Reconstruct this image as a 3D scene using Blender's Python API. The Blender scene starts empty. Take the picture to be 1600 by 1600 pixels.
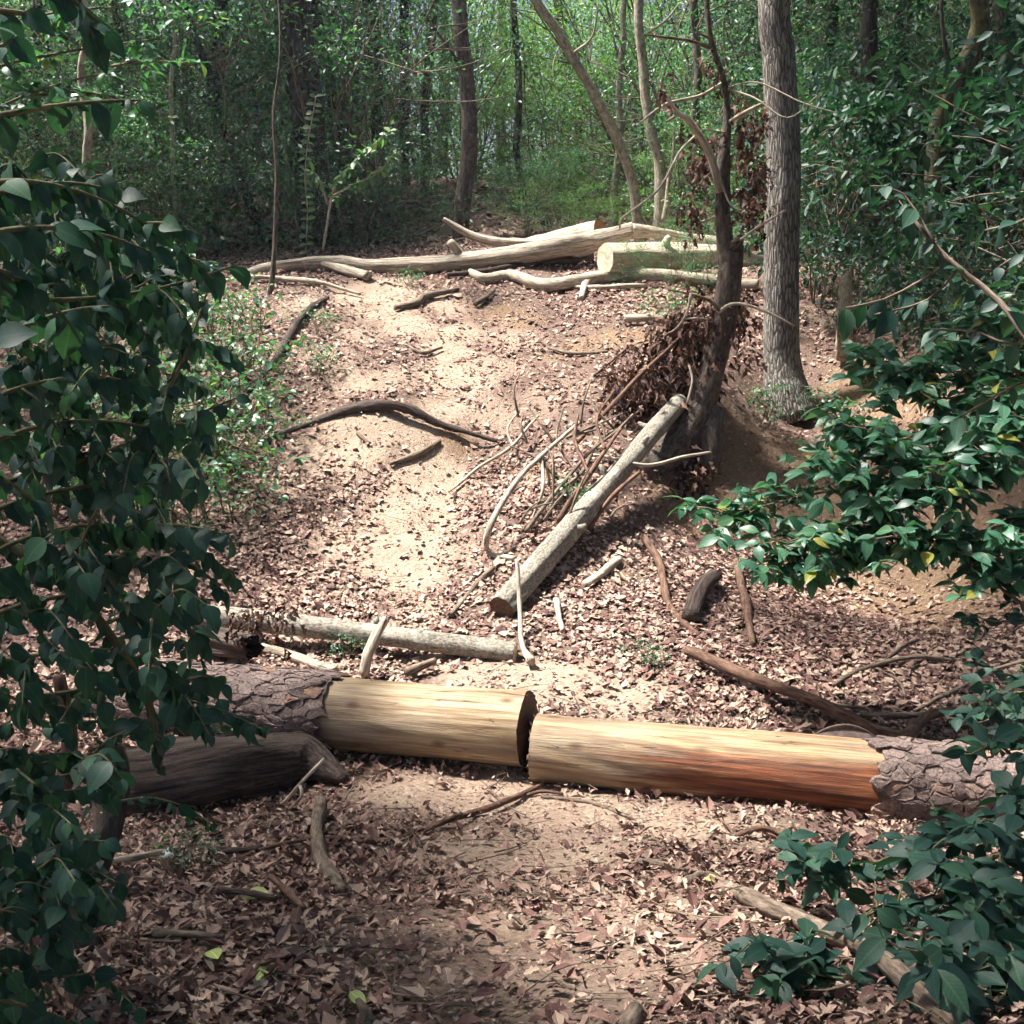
import bpy, math, random
import numpy as np
from mathutils import Vector, Matrix
R = math.radians
random.seed(11)
rng = np.random.default_rng(11)
sc = bpy.context.scene
col = sc.collection

# ------------------------------------------------------------------ camera
F = 1716.0; PITCH = R(11.0); CAM = np.array([0.0, 0.0, 2.2])
cd = bpy.data.cameras.new('camera'); cam = bpy.data.objects.new('camera', cd); col.objects.link(cam)
cd.sensor_width = 36; cd.lens = 36 * F / 1600; cd.clip_start = 0.05; cd.clip_end = 500
cam.location = CAM; cam.rotation_euler = (R(90) - PITCH, 0, 0)
sc.camera = cam
# ------------------------------------------------------------------ sky, sun, exposure
SUN_EL, SUN_AZ = 63.0, -78.0            # azimuth measured from +Y, negative is to the left
w = bpy.data.worlds.new('World'); sc.world = w; w.use_nodes = True
wn = w.node_tree; bg = wn.nodes['Background']
sky = wn.nodes.new('ShaderNodeTexSky'); sky.sky_type = 'NISHITA'; sky.sun_disc = False
sky.sun_elevation = R(SUN_EL); sky.sun_rotation = R(SUN_AZ); sky.altitude = 100; sky.air_density = 1.0; sky.dust_density = 5.0
wn.links.new(sky.outputs[0], bg.inputs[0]); bg.inputs[1].default_value = 0.05
sd = bpy.data.lights.new('sun', 'SUN'); sun = bpy.data.objects.new('sun', sd); col.objects.link(sun)
sd.energy = 5.0; sd.angle = R(6.0); sd.color = (1.0, 0.95, 0.88)
_s = Vector((math.sin(R(SUN_AZ)) * math.cos(R(SUN_EL)), math.cos(R(SUN_AZ)) * math.cos(R(SUN_EL)), math.sin(R(SUN_EL))))
sun.rotation_euler = _s.to_track_quat('Z', 'Y').to_euler(); sun.location = (-8, 4, 20)
sc.view_settings.view_transform = 'Standard'; sc.view_settings.look = 'None'
sc.view_settings.gamma = 1.0; sc.view_settings.use_curve_mapping = False
sc.view_settings.exposure = 1.85
sc.render.engine = 'CYCLES'; sc.cycles.use_denoising = True
sc.cycles.max_bounces = 4; sc.cycles.diffuse_bounces = 3; sc.cycles.glossy_bounces = 1
sc.cycles.use_adaptive_sampling = True; sc.cycles.adaptive_threshold = 0.04; sc.cycles.adaptive_min_samples = 12
sc.cycles.transmission_bounces = 3; sc.cycles.transparent_max_bounces = 4
sc.cycles.volume_bounces = 0; sc.cycles.caustics_reflective = False; sc.cycles.caustics_refractive = False

# ------------------------------------------------------------------ geometry of the place
CP, SP = math.cos(PITCH), math.sin(PITCH)
def ray(px, py):
    cx = (px - 800) / F; cy = (800 - py) / F
    return np.array([cx, CP + cy * SP, -SP + cy * CP])
def W(px, py, Y):
    d = ray(px, py); return CAM + d * (Y / d[1])

TP = [(0,1600,2.2),(400,1600,2.25),(800,1600,2.3),(1200,1600,2.25),(1600,1600,2.2),
 (100,1430,3.2),(500,1420,3.25),(800,1400,3.3),(1200,1420,3.2),(1500,1450,3.1),
 (0,1300,4.2),(300,1300,4.25),(600,1280,4.4),(800,1240,4.8),(1050,1270,4.6),(1300,1300,4.4),(1550,1310,4.3),
 (-100,1150,5.2),(200,1150,5.3),(500,1130,5.5),(800,1090,5.7),(1000,1080,5.75),(1250,1100,5.55),(1500,1150,5.3),(1700,1100,5.4),
 (0,1000,6.1),(300,985,6.5),(550,1005,6.45),(800,1025,6.2),(1000,1000,6.45),(1250,1000,6.4),(1500,1020,6.1),(1700,950,6.3),
 (100,850,7.2),(400,880,7.4),(640,880,7.6),(780,930,7.0),(900,850,7.6),(1100,900,7.6),(1300,930,7.85),(1480,920,7.4),(1150,850,8.45),(1300,850,8.5),(1440,840,8.0),
 (100,700,8.5),(400,700,8.8),(560,715,8.85),(640,740,8.75),(740,720,9.0),(850,760,8.3),(950,700,8.8),
 (470,670,9.15),(590,645,9.3),(700,680,9.2),
 (1000,760,8.5),(1090,710,9.1),(1150,780,8.85),(1235,668,10.2),(1300,760,8.95),(1450,750,8.3),(1600,760,7.6),
 (100,560,10.2),(400,560,10.3),(680,550,10.8),(850,590,10.1),(1000,560,10.4),(1130,560,10.2),(1180,610,10.3),(1320,590,10.5),(1450,590,9.7),(1600,600,9.0),
 (100,470,11.8),(400,480,11.6),(680,455,12.3),(900,470,12.0),(1080,470,11.9),(1250,500,11.4),(1450,470,11.3),
 (100,425,12.8),(400,425,12.9),(700,402,13.5),(950,425,13.2),(1180,430,12.8),(1450,420,12.6),
 (500,375,15.5),(720,352,16.5),(900,365,16),(1100,370,15.5),(620,306,20.5),(740,288,22),(860,308,20.5)]
cpts = [W(*t) for t in TP]
for x, y, z in [(-14,2,1.6),(14,2,1.4),(-14,8,2.2),(14,8,2.4),(-14,15,3.2),(14,15,3.4),(0,-2,1.05),(-8,-2,1.3),(8,-2,1.2),
                (-5,2.5,1.0),(5,2.5,.85),(-6,5,.75),(6,5,.8),(-7,8,1.5),(6.5,8.5,1.9),
                (-20,28,4.8),(0,30,5.2),(20,28,4.9),(-20,45,5.5),(0,45,5.7),(20,45,5.5),(-20,-8,1.4),(20,-8,1.4),(0,-8,1.2)]:
    cpts.append(np.array([x, y, z]))
cpts = np.array(cpts)
def _u(r2):
    return np.where(r2 > 1e-12, r2 * np.log(np.maximum(r2, 1e-12)), 0.0)
n = len(cpts)
_K = _u(((cpts[:, None, :2] - cpts[None, :, :2]) ** 2).sum(-1)) + np.eye(n) * 0.15
_P = np.c_[np.ones(n), cpts[:, :2]]
_A = np.zeros((n + 3, n + 3)); _A[:n, :n] = _K; _A[:n, n:] = _P; _A[n:, :n] = _P.T
_sol = np.linalg.solve(_A, np.r_[cpts[:, 2], 0, 0, 0])
def vnoise(x, y, seed=0):
    xi = np.floor(x); yi = np.floor(y); fx = x - xi; fy = y - yi
    fx = fx * fx * (3 - 2 * fx); fy = fy * fy * (3 - 2 * fy)
    def h(a, b):
        v = np.sin(a * 127.1 + b * 311.7 + seed * 74.7) * 43758.5453
        return v - np.floor(v)
    return (h(xi, yi) * (1 - fx) + h(xi + 1, yi) * fx) * (1 - fy) + (h(xi, yi + 1) * (1 - fx) + h(xi + 1, yi + 1) * fx) * fy - 0.5
def fbm(x, y, s=1.0, o=3, seed=0):
    t = 0; a = 1.0
    for k in range(o):
        t = t + a * vnoise(x * s, y * s, seed + k); a *= .5; s *= 2.03
    return t
# lookup grid of the ground height
GX0, GX1, GY0, GY1, GS = -22.0, 22.0, -9.0, 47.0, 0.08
gx = np.arange(GX0, GX1 + GS, GS); gy = np.arange(GY0, GY1 + GS, GS)
GG = np.zeros((len(gy), len(gx)))
for i, yy in enumerate(gy):
    r2 = (gx[:, None] - cpts[None, :, 0]) ** 2 + (yy - cpts[None, :, 1]) ** 2
    GG[i] = _u(r2) @ _sol[:n] + _sol[n] + _sol[n + 1] * gx + _sol[n + 2] * yy
_mx, _my = np.meshgrid(gx, gy)
GG += 0.10 * fbm(_mx, _my, 0.9, 3, 3) + 0.035 * fbm(_mx, _my, 4.0, 2, 9)
def H(x, y):
    x = np.clip(np.asarray(x, float), GX0, GX1 - GS * 1.01); y = np.clip(np.asarray(y, float), GY0, GY1 - GS * 1.01)
    fx = (x - GX0) / GS; fy = (y - GY0) / GS; i = fx.astype(int); j = fy.astype(int); fx = fx - i; fy = fy - j
    return (GG[j, i] * (1 - fx) + GG[j, i + 1] * fx) * (1 - fy) + (GG[j + 1, i] * (1 - fx) + GG[j + 1, i + 1] * fx) * fy
def G(px, py, lift=0.0):
    """point of the ground (raised by lift) seen at a pixel of the photograph"""
    d = ray(px, py); Y = np.arange(1.5, 44, 0.01); P = CAM[None] + d[None] * (Y / d[1])[:, None]
    below = P[:, 2] < H(P[:, 0], P[:, 1]) + lift
    k = np.argmax(below) if below.any() else len(Y) - 1
    return P[k]
def onground(x, y, lift=0.0):
    return np.array([x, y, float(H(x, y)) + lift])

# ------------------------------------------------------------------ mesh helper
def tag(o, label=None, cat=None, group=None, kind=None):
    if label: o['label'] = label
    if cat: o['category'] = cat
    if group: o['group'] = group
    if kind: o['kind'] = kind
    return o
def empty(name, loc):
    o = bpy.data.objects.new(name, None); col.objects.link(o); o.location = [float(v) for v in loc]; o.empty_display_size = .1
    return o
def adopt(o, parent):
    """parent an object whose vertices are in world coordinates"""
    o.parent = parent
    m = Matrix.Identity(4); p = parent
    while p is not None:
        m = p.matrix_parent_inverse @ p.matrix_basis @ m if False else m
        p = None
    o.matrix_parent_inverse = wm(parent).inverted()
def wm(o):
    m = o.matrix_basis.copy()
    if o.parent: m = wm(o.parent) @ o.matrix_parent_inverse @ m
    return m
def setloc(o, parent=None, local=False):
    col.objects.link(o)
    if parent is not None:
        if local: o.parent = parent
        else: adopt(o, parent)
    return o
class MB:
    def __init__(s): s.V = []; s.Fc = {3: [], 4: []}; s.ng = []; s.tc = []; s.rn = []; s.n = 0
    def add(s, V, F, tc=None, rn=None):
        V = np.asarray(V, float).reshape(-1, 3); k = len(V)
        s.V.append(V); s.tc.append(V if tc is None else np.asarray(tc, float))
        s.rn.append(np.full(k, random.random()) if rn is None else np.broadcast_to(np.asarray(rn, float), (k,)))
        for f in F:
            f = np.asarray(f)
            if f.ndim == 2: s.Fc.setdefault(f.shape[1], []).append(f + s.n)
            else: s.Fc.setdefault(len(f), []).append(f[None] + s.n)
        s.n += k
    def mesh(s, name, mat, smooth=True):
        me = bpy.data.meshes.new(name)
        V = np.concatenate(s.V); me.vertices.add(len(V)); me.vertices.foreach_set('co', V.ravel().astype(np.float32))
        loops = []; starts = []; st = 0
        for k, fl in s.Fc.items():
            if not fl: continue
            a = np.concatenate(fl); loops.append(a.ravel()); starts.append(st + np.arange(len(a)) * k); st += a.size
        lo = np.concatenate(loops); ss = np.concatenate(starts)
        me.loops.add(len(lo)); me.loops.foreach_set('vertex_index', lo.astype(np.int32))
        me.polygons.add(len(ss)); me.polygons.foreach_set('loop_start', ss.astype(np.int32))
        me.polygons.foreach_set('use_smooth', np.full(len(ss), smooth))
        a = me.attributes.new('tc', 'FLOAT_VECTOR', 'POINT'); a.data.foreach_set('vector', np.concatenate(s.tc).ravel().astype(np.float32))
        a = me.attributes.new('rnd', 'FLOAT', 'POINT'); a.data.foreach_set('value', np.concatenate(s.rn).astype(np.float32))
        me.update(calc_edges=True); me.materials.append(mat)
        return me
    def build(s, name, mat, parent=None, local=False, smooth=True):
        return setloc(bpy.data.objects.new(name, s.mesh(name, mat, smooth)), parent, local)

def resample(pts, rad, step):
    P = np.asarray(pts, float); n = len(P); rad = np.asarray(rad, float)
    if rad.ndim == 0: rad = np.full(n, float(rad))
    if len(rad) != n: rad = np.interp(np.linspace(0, 1, n), np.linspace(0, 1, len(rad)), rad)
    Q = []; q = []
    for i in range(n - 1):
        p0 = P[i - 1] if i > 0 else 2 * P[0] - P[1]; p1 = P[i]; p2 = P[i + 1]; p3 = P[i + 2] if i + 2 < n else 2 * P[-1] - P[-2]
        m = max(1, int(np.ceil(np.linalg.norm(p2 - p1) / step)))
        for k in range(m):
            t = k / m
            Q.append(.5 * (2 * p1 + (p2 - p0) * t + (2 * p0 - 5 * p1 + 4 * p2 - p3) * t * t + (3 * p1 - p0 - 3 * p2 + p3) * t ** 3)); q.append(rad[i] * (1 - t) + rad[i + 1] * t)
    Q.append(P[-1]); q.append(rad[-1])
    return np.array(Q), np.array(q)
def tube(mb, pts, rad, seg=8, step=0.12, rough=0.0, wob=0.0, caps=True, seed=None):
    Q, q = resample(pts, rad, step); m = len(Q)
    sd_ = random.random() * 100 if seed is None else seed
    if wob:
        s0 = np.arange(m) * step
        Q = Q + wob * np.c_[vnoise(s0 * 2.3 + sd_, s0 * 0 + sd_), vnoise(s0 * 2.3 + sd_ + 31, s0 * 0 + 2), vnoise(s0 * 2.3 + sd_ + 67, s0 * 0 + 5)]
    T = np.gradient(Q, axis=0); T /= np.linalg.norm(T, axis=1)[:, None] + 1e-9
    up = np.array([0, 0, 1.0]) if abs(T[0][2]) < .9 else np.array([1.0, 0, 0])
    N = np.zeros_like(Q); v = up - T[0] * (up @ T[0]); N[0] = v / np.linalg.norm(v)
    for i in range(1, m):
        v = N[i - 1] - T[i] * (N[i - 1] @ T[i]); N[i] = v / (np.linalg.norm(v) + 1e-9)
    B = np.cross(T, N)
    th = np.arange(seg) * 2 * math.pi / seg
    s = np.r_[0, np.cumsum(np.linalg.norm(np.diff(Q, axis=0), axis=1))]
    rr = q[:, None] * np.ones(seg)[None]
    if rough:
        S, TH = np.meshgrid(s, th, indexing='ij')
        fq = min(22., max(1.2, .16 / max(1e-4, float(q.mean()))))
        rr = rr * (1 + rough * (fbm(np.cos(TH) * 1.6 + S * fq + sd_, np.sin(TH) * 1.6 + sd_ + S * fq * .7, 1.0, 3) + .8 * vnoise(TH * 0 + S * fq * .55 + sd_, TH * 0 + 3.0)))
    C, Sn = np.cos(th), np.sin(th)
    V = Q[:, None] + rr[..., None] * (C[None, :, None] * N[:, None] + Sn[None, :, None] * B[:, None])
    off = sd_ * .37
    tc = np.stack([rr * C[None] + off, rr * Sn[None] + off, np.broadcast_to(s[:, None] + off, rr.shape)], -1)
    i = np.arange(m - 1)[:, None] * seg; j = np.arange(seg)[None]; j2 = (j + 1) % seg
    Fq = np.stack([i + j, i + j2, i + seg + j2, i + seg + j], -1).reshape(-1, 4)
    F = [Fq]; V = V.reshape(-1, 3); tc = tc.reshape(-1, 3)
    if caps:
        c0 = len(V); V = np.vstack([V, Q[0], Q[-1]]); tc = np.vstack([tc, [off, off, s[0] + off], [off, off, s[-1] + off]])
        jj = np.arange(seg); k2 = (jj + 1) % seg
        F.append(np.c_[np.full(seg, c0), k2, jj]); F.append(np.c_[np.full(seg, c0 + 1), (m - 1) * seg + jj, (m - 1) * seg + k2])
    mb.add(V, F, tc)
    return Q, T
# leaf templates: x across, y along, z normal
def leaf_template(widths, curl=0.0, cup=0.0, stalk=0.0):
    k = len(widths); V = []; F = []
    for i, wd in enumerate(widths):
        y = i / (k - 1); z = -curl * y * y
        V += [(-wd, y, z + cup * wd), (0, y, z), (wd, y, z + cup * wd)]
    for i in range(k - 1):
        a = 3 * i; F += [(a, a + 1, a + 4, a + 3), (a + 1, a + 2, a + 5, a + 4)]
    V = np.array(V, float)
    return V, np.array(F)
SIMPLE = (np.array([(0, 0, 0), (-.23, .33, .06), (-.2, .7, .03), (0, 1, -.08), (.2, .7, .03), (.23, .33, .06)]), np.array([(0, 3, 2, 1), (0, 5, 4, 3)]))
OAKS = [leaf_template([.02, .16, .10, .30, .14, .36, .16, .22, .03], .25, .35), leaf_template([.02, .22, .14, .34, .18, .30, .12, .02], -.15, -.3),
        leaf_template([.02, .12, .22, .12, .40, .2, .24, .02], .4, .5), leaf_template([.02, .18, .30, .34, .28, .16, .02], .3, .4)]
OVAL = leaf_template([.02, .20, .27, .29, .26, .17, .02], .22, .25)
def frames(D, U):
    D = D / (np.linalg.norm(D, axis=1)[:, None] + 1e-9)
    Bx = np.cross(D, U); Bx /= np.linalg.norm(Bx, axis=1)[:, None] + 1e-9
    return Bx, D, np.cross(Bx, D)
def leaves(mb, P, D, U, S, tmpl, rn=None, wid=1.0):
    """many leaves at once: base points P, along D, roughly facing U, lengths S"""
    TV, TF = tmpl; n = len(P); k = len(TV)
    Bx, Dy, Nz = frames(D, U)
    V = P[:, None] + S[:, None, None] * (TV[None, :, 0:1] * wid * Bx[:, None] + TV[None, :, 1:2] * Dy[:, None] + TV[None, :, 2:3] * Nz[:, None])
    Fs = (TF[None] + (np.arange(n) * k)[:, None, None]).reshape(-1, TF.shape[1])
    if rn is None: rn = rng.random(n)
    tc = np.broadcast_to(TV[None], (n, k, 3)).reshape(-1, 3)
    mb.add(V.reshape(-1, 3), [Fs], tc, np.repeat(rn, k))
def rdir(n):
    v = rng.normal(size=(n, 3)); return v / np.linalg.norm(v, axis=1)[:, None]

# ------------------------------------------------------------------ materials
def newmat(name):
    m = bpy.data.materials.new(name); m.use_nodes = True; nt = m.node_tree
    return m, nt, nt.nodes['Principled BSDF']
def nd(nt, t, **kw):
    x = nt.nodes.new(t)
    for k, v in kw.items():
        if k.startswith('i_'):
            key = k[2:]; x.inputs[int(key) if key.isdigit() else key.replace('_', ' ')].default_value = v
        else: setattr(x, k, v)
    return x
def ramp(nt, fac, stops, interp='LINEAR'):
    r = nt.nodes.new('ShaderNodeValToRGB'); r.color_ramp.interpolation = interp
    e = r.color_ramp.elements
    while len(e) < len(stops): e.new(.5)
    for el, (p, c) in zip(e, stops): el.position = p; el.color = (*c, 1)
    nt.links.new(fac, r.inputs[0]); return r.outputs[0]
def attr(nt, name): a = nt.nodes.new('ShaderNodeAttribute'); a.attribute_name = name; return a
def noise(nt, vec, scale, detail=5, rough=.6, dist=0.0):
    x = nd(nt, 'ShaderNodeTexNoise'); x.inputs['Scale'].default_value = scale; x.inputs['Detail'].default_value = detail
    x.inputs['Roughness'].default_value = rough; x.inputs['Distortion'].default_value = dist
    if vec is not None: nt.links.new(vec, x.inputs['Vector'])
    return x.outputs[0]
def mapping(nt, vec, scale=(1, 1, 1), loc=(0, 0, 0)):
    m = nd(nt, 'ShaderNodeMapping'); m.inputs['Scale'].default_value = scale; m.inputs['Location'].default_value = loc
    nt.links.new(vec, m.inputs['Vector']); return m.outputs[0]
def mix(nt, fac, a, b, mode='MIX'):
    x = nd(nt, 'ShaderNodeMix', data_type='RGBA', blend_type=mode)
    for s_, v in ((x.inputs[0], fac), (x.inputs[6], a), (x.inputs[7], b)):
        if isinstance(v, (int, float)): s_.default_value = v
        elif isinstance(v, tuple): s_.default_value = (*v, 1)
        else: nt.links.new(v, s_)
    return x.outputs[2]
def math_(nt, op, a, b=None, clamp=False):
    x = nd(nt, 'ShaderNodeMath', operation=op, use_clamp=clamp)
    for i, v in enumerate((a, b)):
        if v is None: continue
        if isinstance(v, (int, float)): x.inputs[i].default_value = v
        else: nt.links.new(v, x.inputs[i])
    return x.outputs[0]
def bump(nt, b, h, strength=.5, dist=.01):
    x = nd(nt, 'ShaderNodeBump'); x.inputs['Strength'].default_value = strength; x.inputs['Distance'].default_value = dist
    nt.links.new(h, x.inputs['Height']); nt.links.new(x.outputs[0], b.inputs['Normal'])

def leaf_mat(name, stops, rough=.45, trans=.35, tcol=None, spec=.5):
    m, nt, b = newmat(name)
    a = attr(nt, 'rnd'); oi = nd(nt, 'ShaderNodeObjectInfo')
    f = math_(nt, 'FRACT', math_(nt, 'ADD', a.outputs['Fac'], oi.outputs['Random']))
    c = ramp(nt, f, stops)
    tc = attr(nt, 'tc')
    vein = noise(nt, mapping(nt, tc.outputs['Vector'], (14, 5, 1)), 1.0, 2)
    c = mix(nt, .35, c, ramp(nt, vein, [(0, (.55, .55, .55)), (1, (1.3, 1.3, 1.3))]), 'MULTIPLY')
    sx = nd(nt, 'ShaderNodeSeparateXYZ'); nt.links.new(tc.outputs['Vector'], sx.inputs[0]); ax_ = math_(nt, 'ABSOLUTE', sx.outputs[0])
    c = mix(nt, math_(nt, 'MULTIPLY', ramp(nt, ax_, [(.008, (1, 1, 1)), (.03, (0, 0, 0))]), .45), c, mix(nt, 1.0, c, (2.2, 2.1, 1.7), 'MULTIPLY'))
    wv_ = nd(nt, 'ShaderNodeTexWave'); wv_.inputs['Scale'].default_value = 3.2; wv_.inputs['Distortion'].default_value = 1.5; cv = nd(nt, 'ShaderNodeCombineXYZ')
    nt.links.new(math_(nt, 'SUBTRACT', sx.outputs[1], math_(nt, 'MULTIPLY', ax_, .8)), cv.inputs[0]); nt.links.new(cv.outputs[0], wv_.inputs['Vector'])
    c = mix(nt, .22, c, ramp(nt, wv_.outputs['Fac'], [(0, (.6, .6, .6)), (1, (1.35, 1.35, 1.3))]), 'MULTIPLY')
    nt.links.new(c, b.inputs['Base Color']); b.inputs['Roughness'].default_value = rough
    b.inputs['Specular IOR Level'].default_value = spec
    if trans:
        t = nd(nt, 'ShaderNodeBsdfTranslucent'); tm = mix(nt, 1.0, c, tcol or (1.4, 1.8, .75), 'MULTIPLY'); nt.links.new(tm, t.inputs[0])
        ms = nd(nt, 'ShaderNodeMixShader'); ms.inputs[0].default_value = trans
        nt.links.new(b.outputs[0], ms.inputs[1]); nt.links.new(t.outputs[0], ms.inputs[2])
        nt.links.new(ms.outputs[0], nt.nodes['Material Output'].inputs[0])
    return m
def bark_mat(name, dark, light, fine=40., stretch=.15, patch=None, patch_amt=.5, bumpd=.012, rough=.9, ridge=False):
    m, nt, b = newmat(name); tc = attr(nt, 'tc').outputs['Vector']
    v = mapping(nt, tc, (1, 1, stretch))
    n1 = noise(nt, v, fine, 6, .65)
    if ridge:
        vo = nd(nt, 'ShaderNodeTexVoronoi', feature='DISTANCE_TO_EDGE'); vo.inputs['Scale'].default_value = fine * .9
        nv = noise(nt, tc, 25, 2); add = nd(nt, 'ShaderNodeVectorMath', operation='MULTIPLY_ADD')
        nt.links.new(nv, add.inputs[0]); add.inputs[1].default_value = (.012, .012, .012); nt.links.new(v, add.inputs[2])
        nt.links.new(add.outputs[0], vo.inputs['Vector'])
        h = math_(nt, 'ADD', math_(nt, 'MULTIPLY', vo.outputs['Distance'], 2.2, True), math_(nt, 'MULTIPLY', n1, .5))
    else: h = n1
    c = ramp(nt, h, [(.36, dark), (.64, light)] if not ridge else [(.28, dark), (.72, light)])
    fn = noise(nt, mapping(nt, tc, (1, 1, max(.12, stretch * .6))), fine * 4.2, 4, .7); c = mix(nt, .75, c, ramp(nt, fn, [(.33, (.42, .40, .38)), (.5, (1, 1, 1)), (.7, (1.35, 1.33, 1.3))]), 'MULTIPLY')
    h = math_(nt, 'ADD', h, math_(nt, 'MULTIPLY', fn, .35))
    if patch:
        pn = noise(nt, tc, 7., 5, .7); f = ramp(nt, pn, [(.5 + .15 * (1 - patch_amt), (0, 0, 0)), (.62 + .1 * (1 - patch_amt), (1, 1, 1))])
        c = mix(nt, math_(nt, 'MULTIPLY', f, .8), c, mix(nt, .5, patch, c))
    big = noise(nt, tc, 2.5, 3); c = mix(nt, .5, c, ramp(nt, big, [(.3, (.6, .6, .62)), (.7, (1.25, 1.2, 1.15))]), 'MULTIPLY')
    nt.links.new(c, b.inputs['Base Color']); b.inputs['Roughness'].default_value = rough; b.inputs['Specular IOR Level'].default_value = .25
    bump(nt, b, h, .9, bumpd)
    return m
M = {}
G1 = [(0, (.028, .078, .052)), (.45, (.048, .12, .074)), (.8, (.072, .165, .092)), (.97, (.12, .22, .095)), (1, (.22, .22, .06))]
M['leaf_back'] = leaf_mat('leaf_back', G1, .42, .35)
M['leaf_lime_sunlit'] = leaf_mat('leaf_lime_sunlit', [(0, (.065, .14, .060)), (.6, (.115, .21, .085)), (1, (.20, .28, .11))], .45, .4)  # yellow-green, lightened so the sunlit glow of the gap sits in the colour
M['leaf_dark'] = leaf_mat('leaf_dark', [(0, (.011, .038, .032)), (.6, (.019, .058, .043)), (1, (.038, .092, .055))], .55, .25, spec=.3)  # green lowered so part of the front shrubs' shade is in the colour
M['leaf_left'] = leaf_mat('leaf_left', [(0, (.013, .042, .036)), (.7, (.020, .064, .046)), (1, (.034, .095, .050))], .5, .25, spec=.28)  # lowered as well, deepening the shaded left foreground by leaf colour
M['leaf_right'] = leaf_mat('leaf_right', [(0, (.030, .095, .062)), (.6, (.050, .145, .088)), (.93, (.080, .19, .105)), (.975, (.07, .165, .08)), (.985, (.24, .24, .05)), (1, (.26, .24, .06))], .42, .28, spec=.45)
M['leaf_dead'] = leaf_mat('leaf_dead', [(0, (.030, .017, .017)), (.5, (.075, .042, .036)), (.85, (.15, .09, .07)), (1, (.27, .18, .13))], .75, .12, (1.3, .9, .6), .2)
M['litter'] = leaf_mat('litter', [(0, (.080, .042, .040)), (.2, (.162, .092, .080)), (.5, (.272, .174, .142)), (.8, (.355, .248, .200)), (1, (.43, .328, .262))], .85, 0, spec=.12)
M['leaf_pale'] = leaf_mat('leaf_pale', [(0, (.42, .52, .16)), (1, (.5, .55, .2))], .5, .2)
M['bark_grey'] = bark_mat('bark_grey', (.065, .058, .052), (.27, .252, .228), 44, .16, (.34, .34, .30), .4, .013, ridge=True)
M['bark_dark'] = bark_mat('bark_dark', (.022, .018, .018), (.085, .07, .062), 45, .2, None, 0, .01)
M['bark_dead'] = bark_mat('bark_dead', (.035, .028, .024), (.15, .12, .10), 45, .3, (.30, .28, .25), .5, .01)
M['bark_pale'] = bark_mat('bark_pale', (.16, .145, .11), (.42, .385, .29), 30, .5, (.50, .47, .36), .6, .006)
M['bark_moss'] = bark_mat('bark_moss', (.05, .045, .03), (.16, .14, .09), 35, .4, (.22, .22, .07), .8, .008)
M['bark_lichen'] = bark_mat('bark_lichen', (.10, .09, .075), (.36, .33, .27), 75, .6, (.50, .50, .43), .9, .010)
M['wood_weathered'] = bark_mat('wood_weathered', (.15, .12, .095), (.54, .47, .37), 55, .05, (.62, .55, .44), .6, .008)
M['wood_dark'] = bark_mat('wood_dark', (.02, .015, .014), (.115, .085, .07), 60, .05, None, 0, .012)
M['wood_cream'] = bark_mat('wood_cream', (.32, .25, .18), (.68, .60, .48), 34, .06, (.52, .44, .34), .6, .006)
M['twig'] = bark_mat('twig', (.07, .05, .038), (.24, .19, .145), 60, .2, None, 0, .003)
M['twig_pale'] = bark_mat('twig_pale', (.22, .18, .14), (.52, .46, .37), 60, .2, None, 0, .003)
M['twig_brown'] = bark_mat('twig_brown', (.06, .034, .024), (.20, .12, .085), 60, .2, (.34, .27, .21), .4, .003)
M['twig_green'] = bark_mat('twig_green', (.06, .06, .03), (.16, .15, .08), 60, .2, None, 0, .002)
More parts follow.
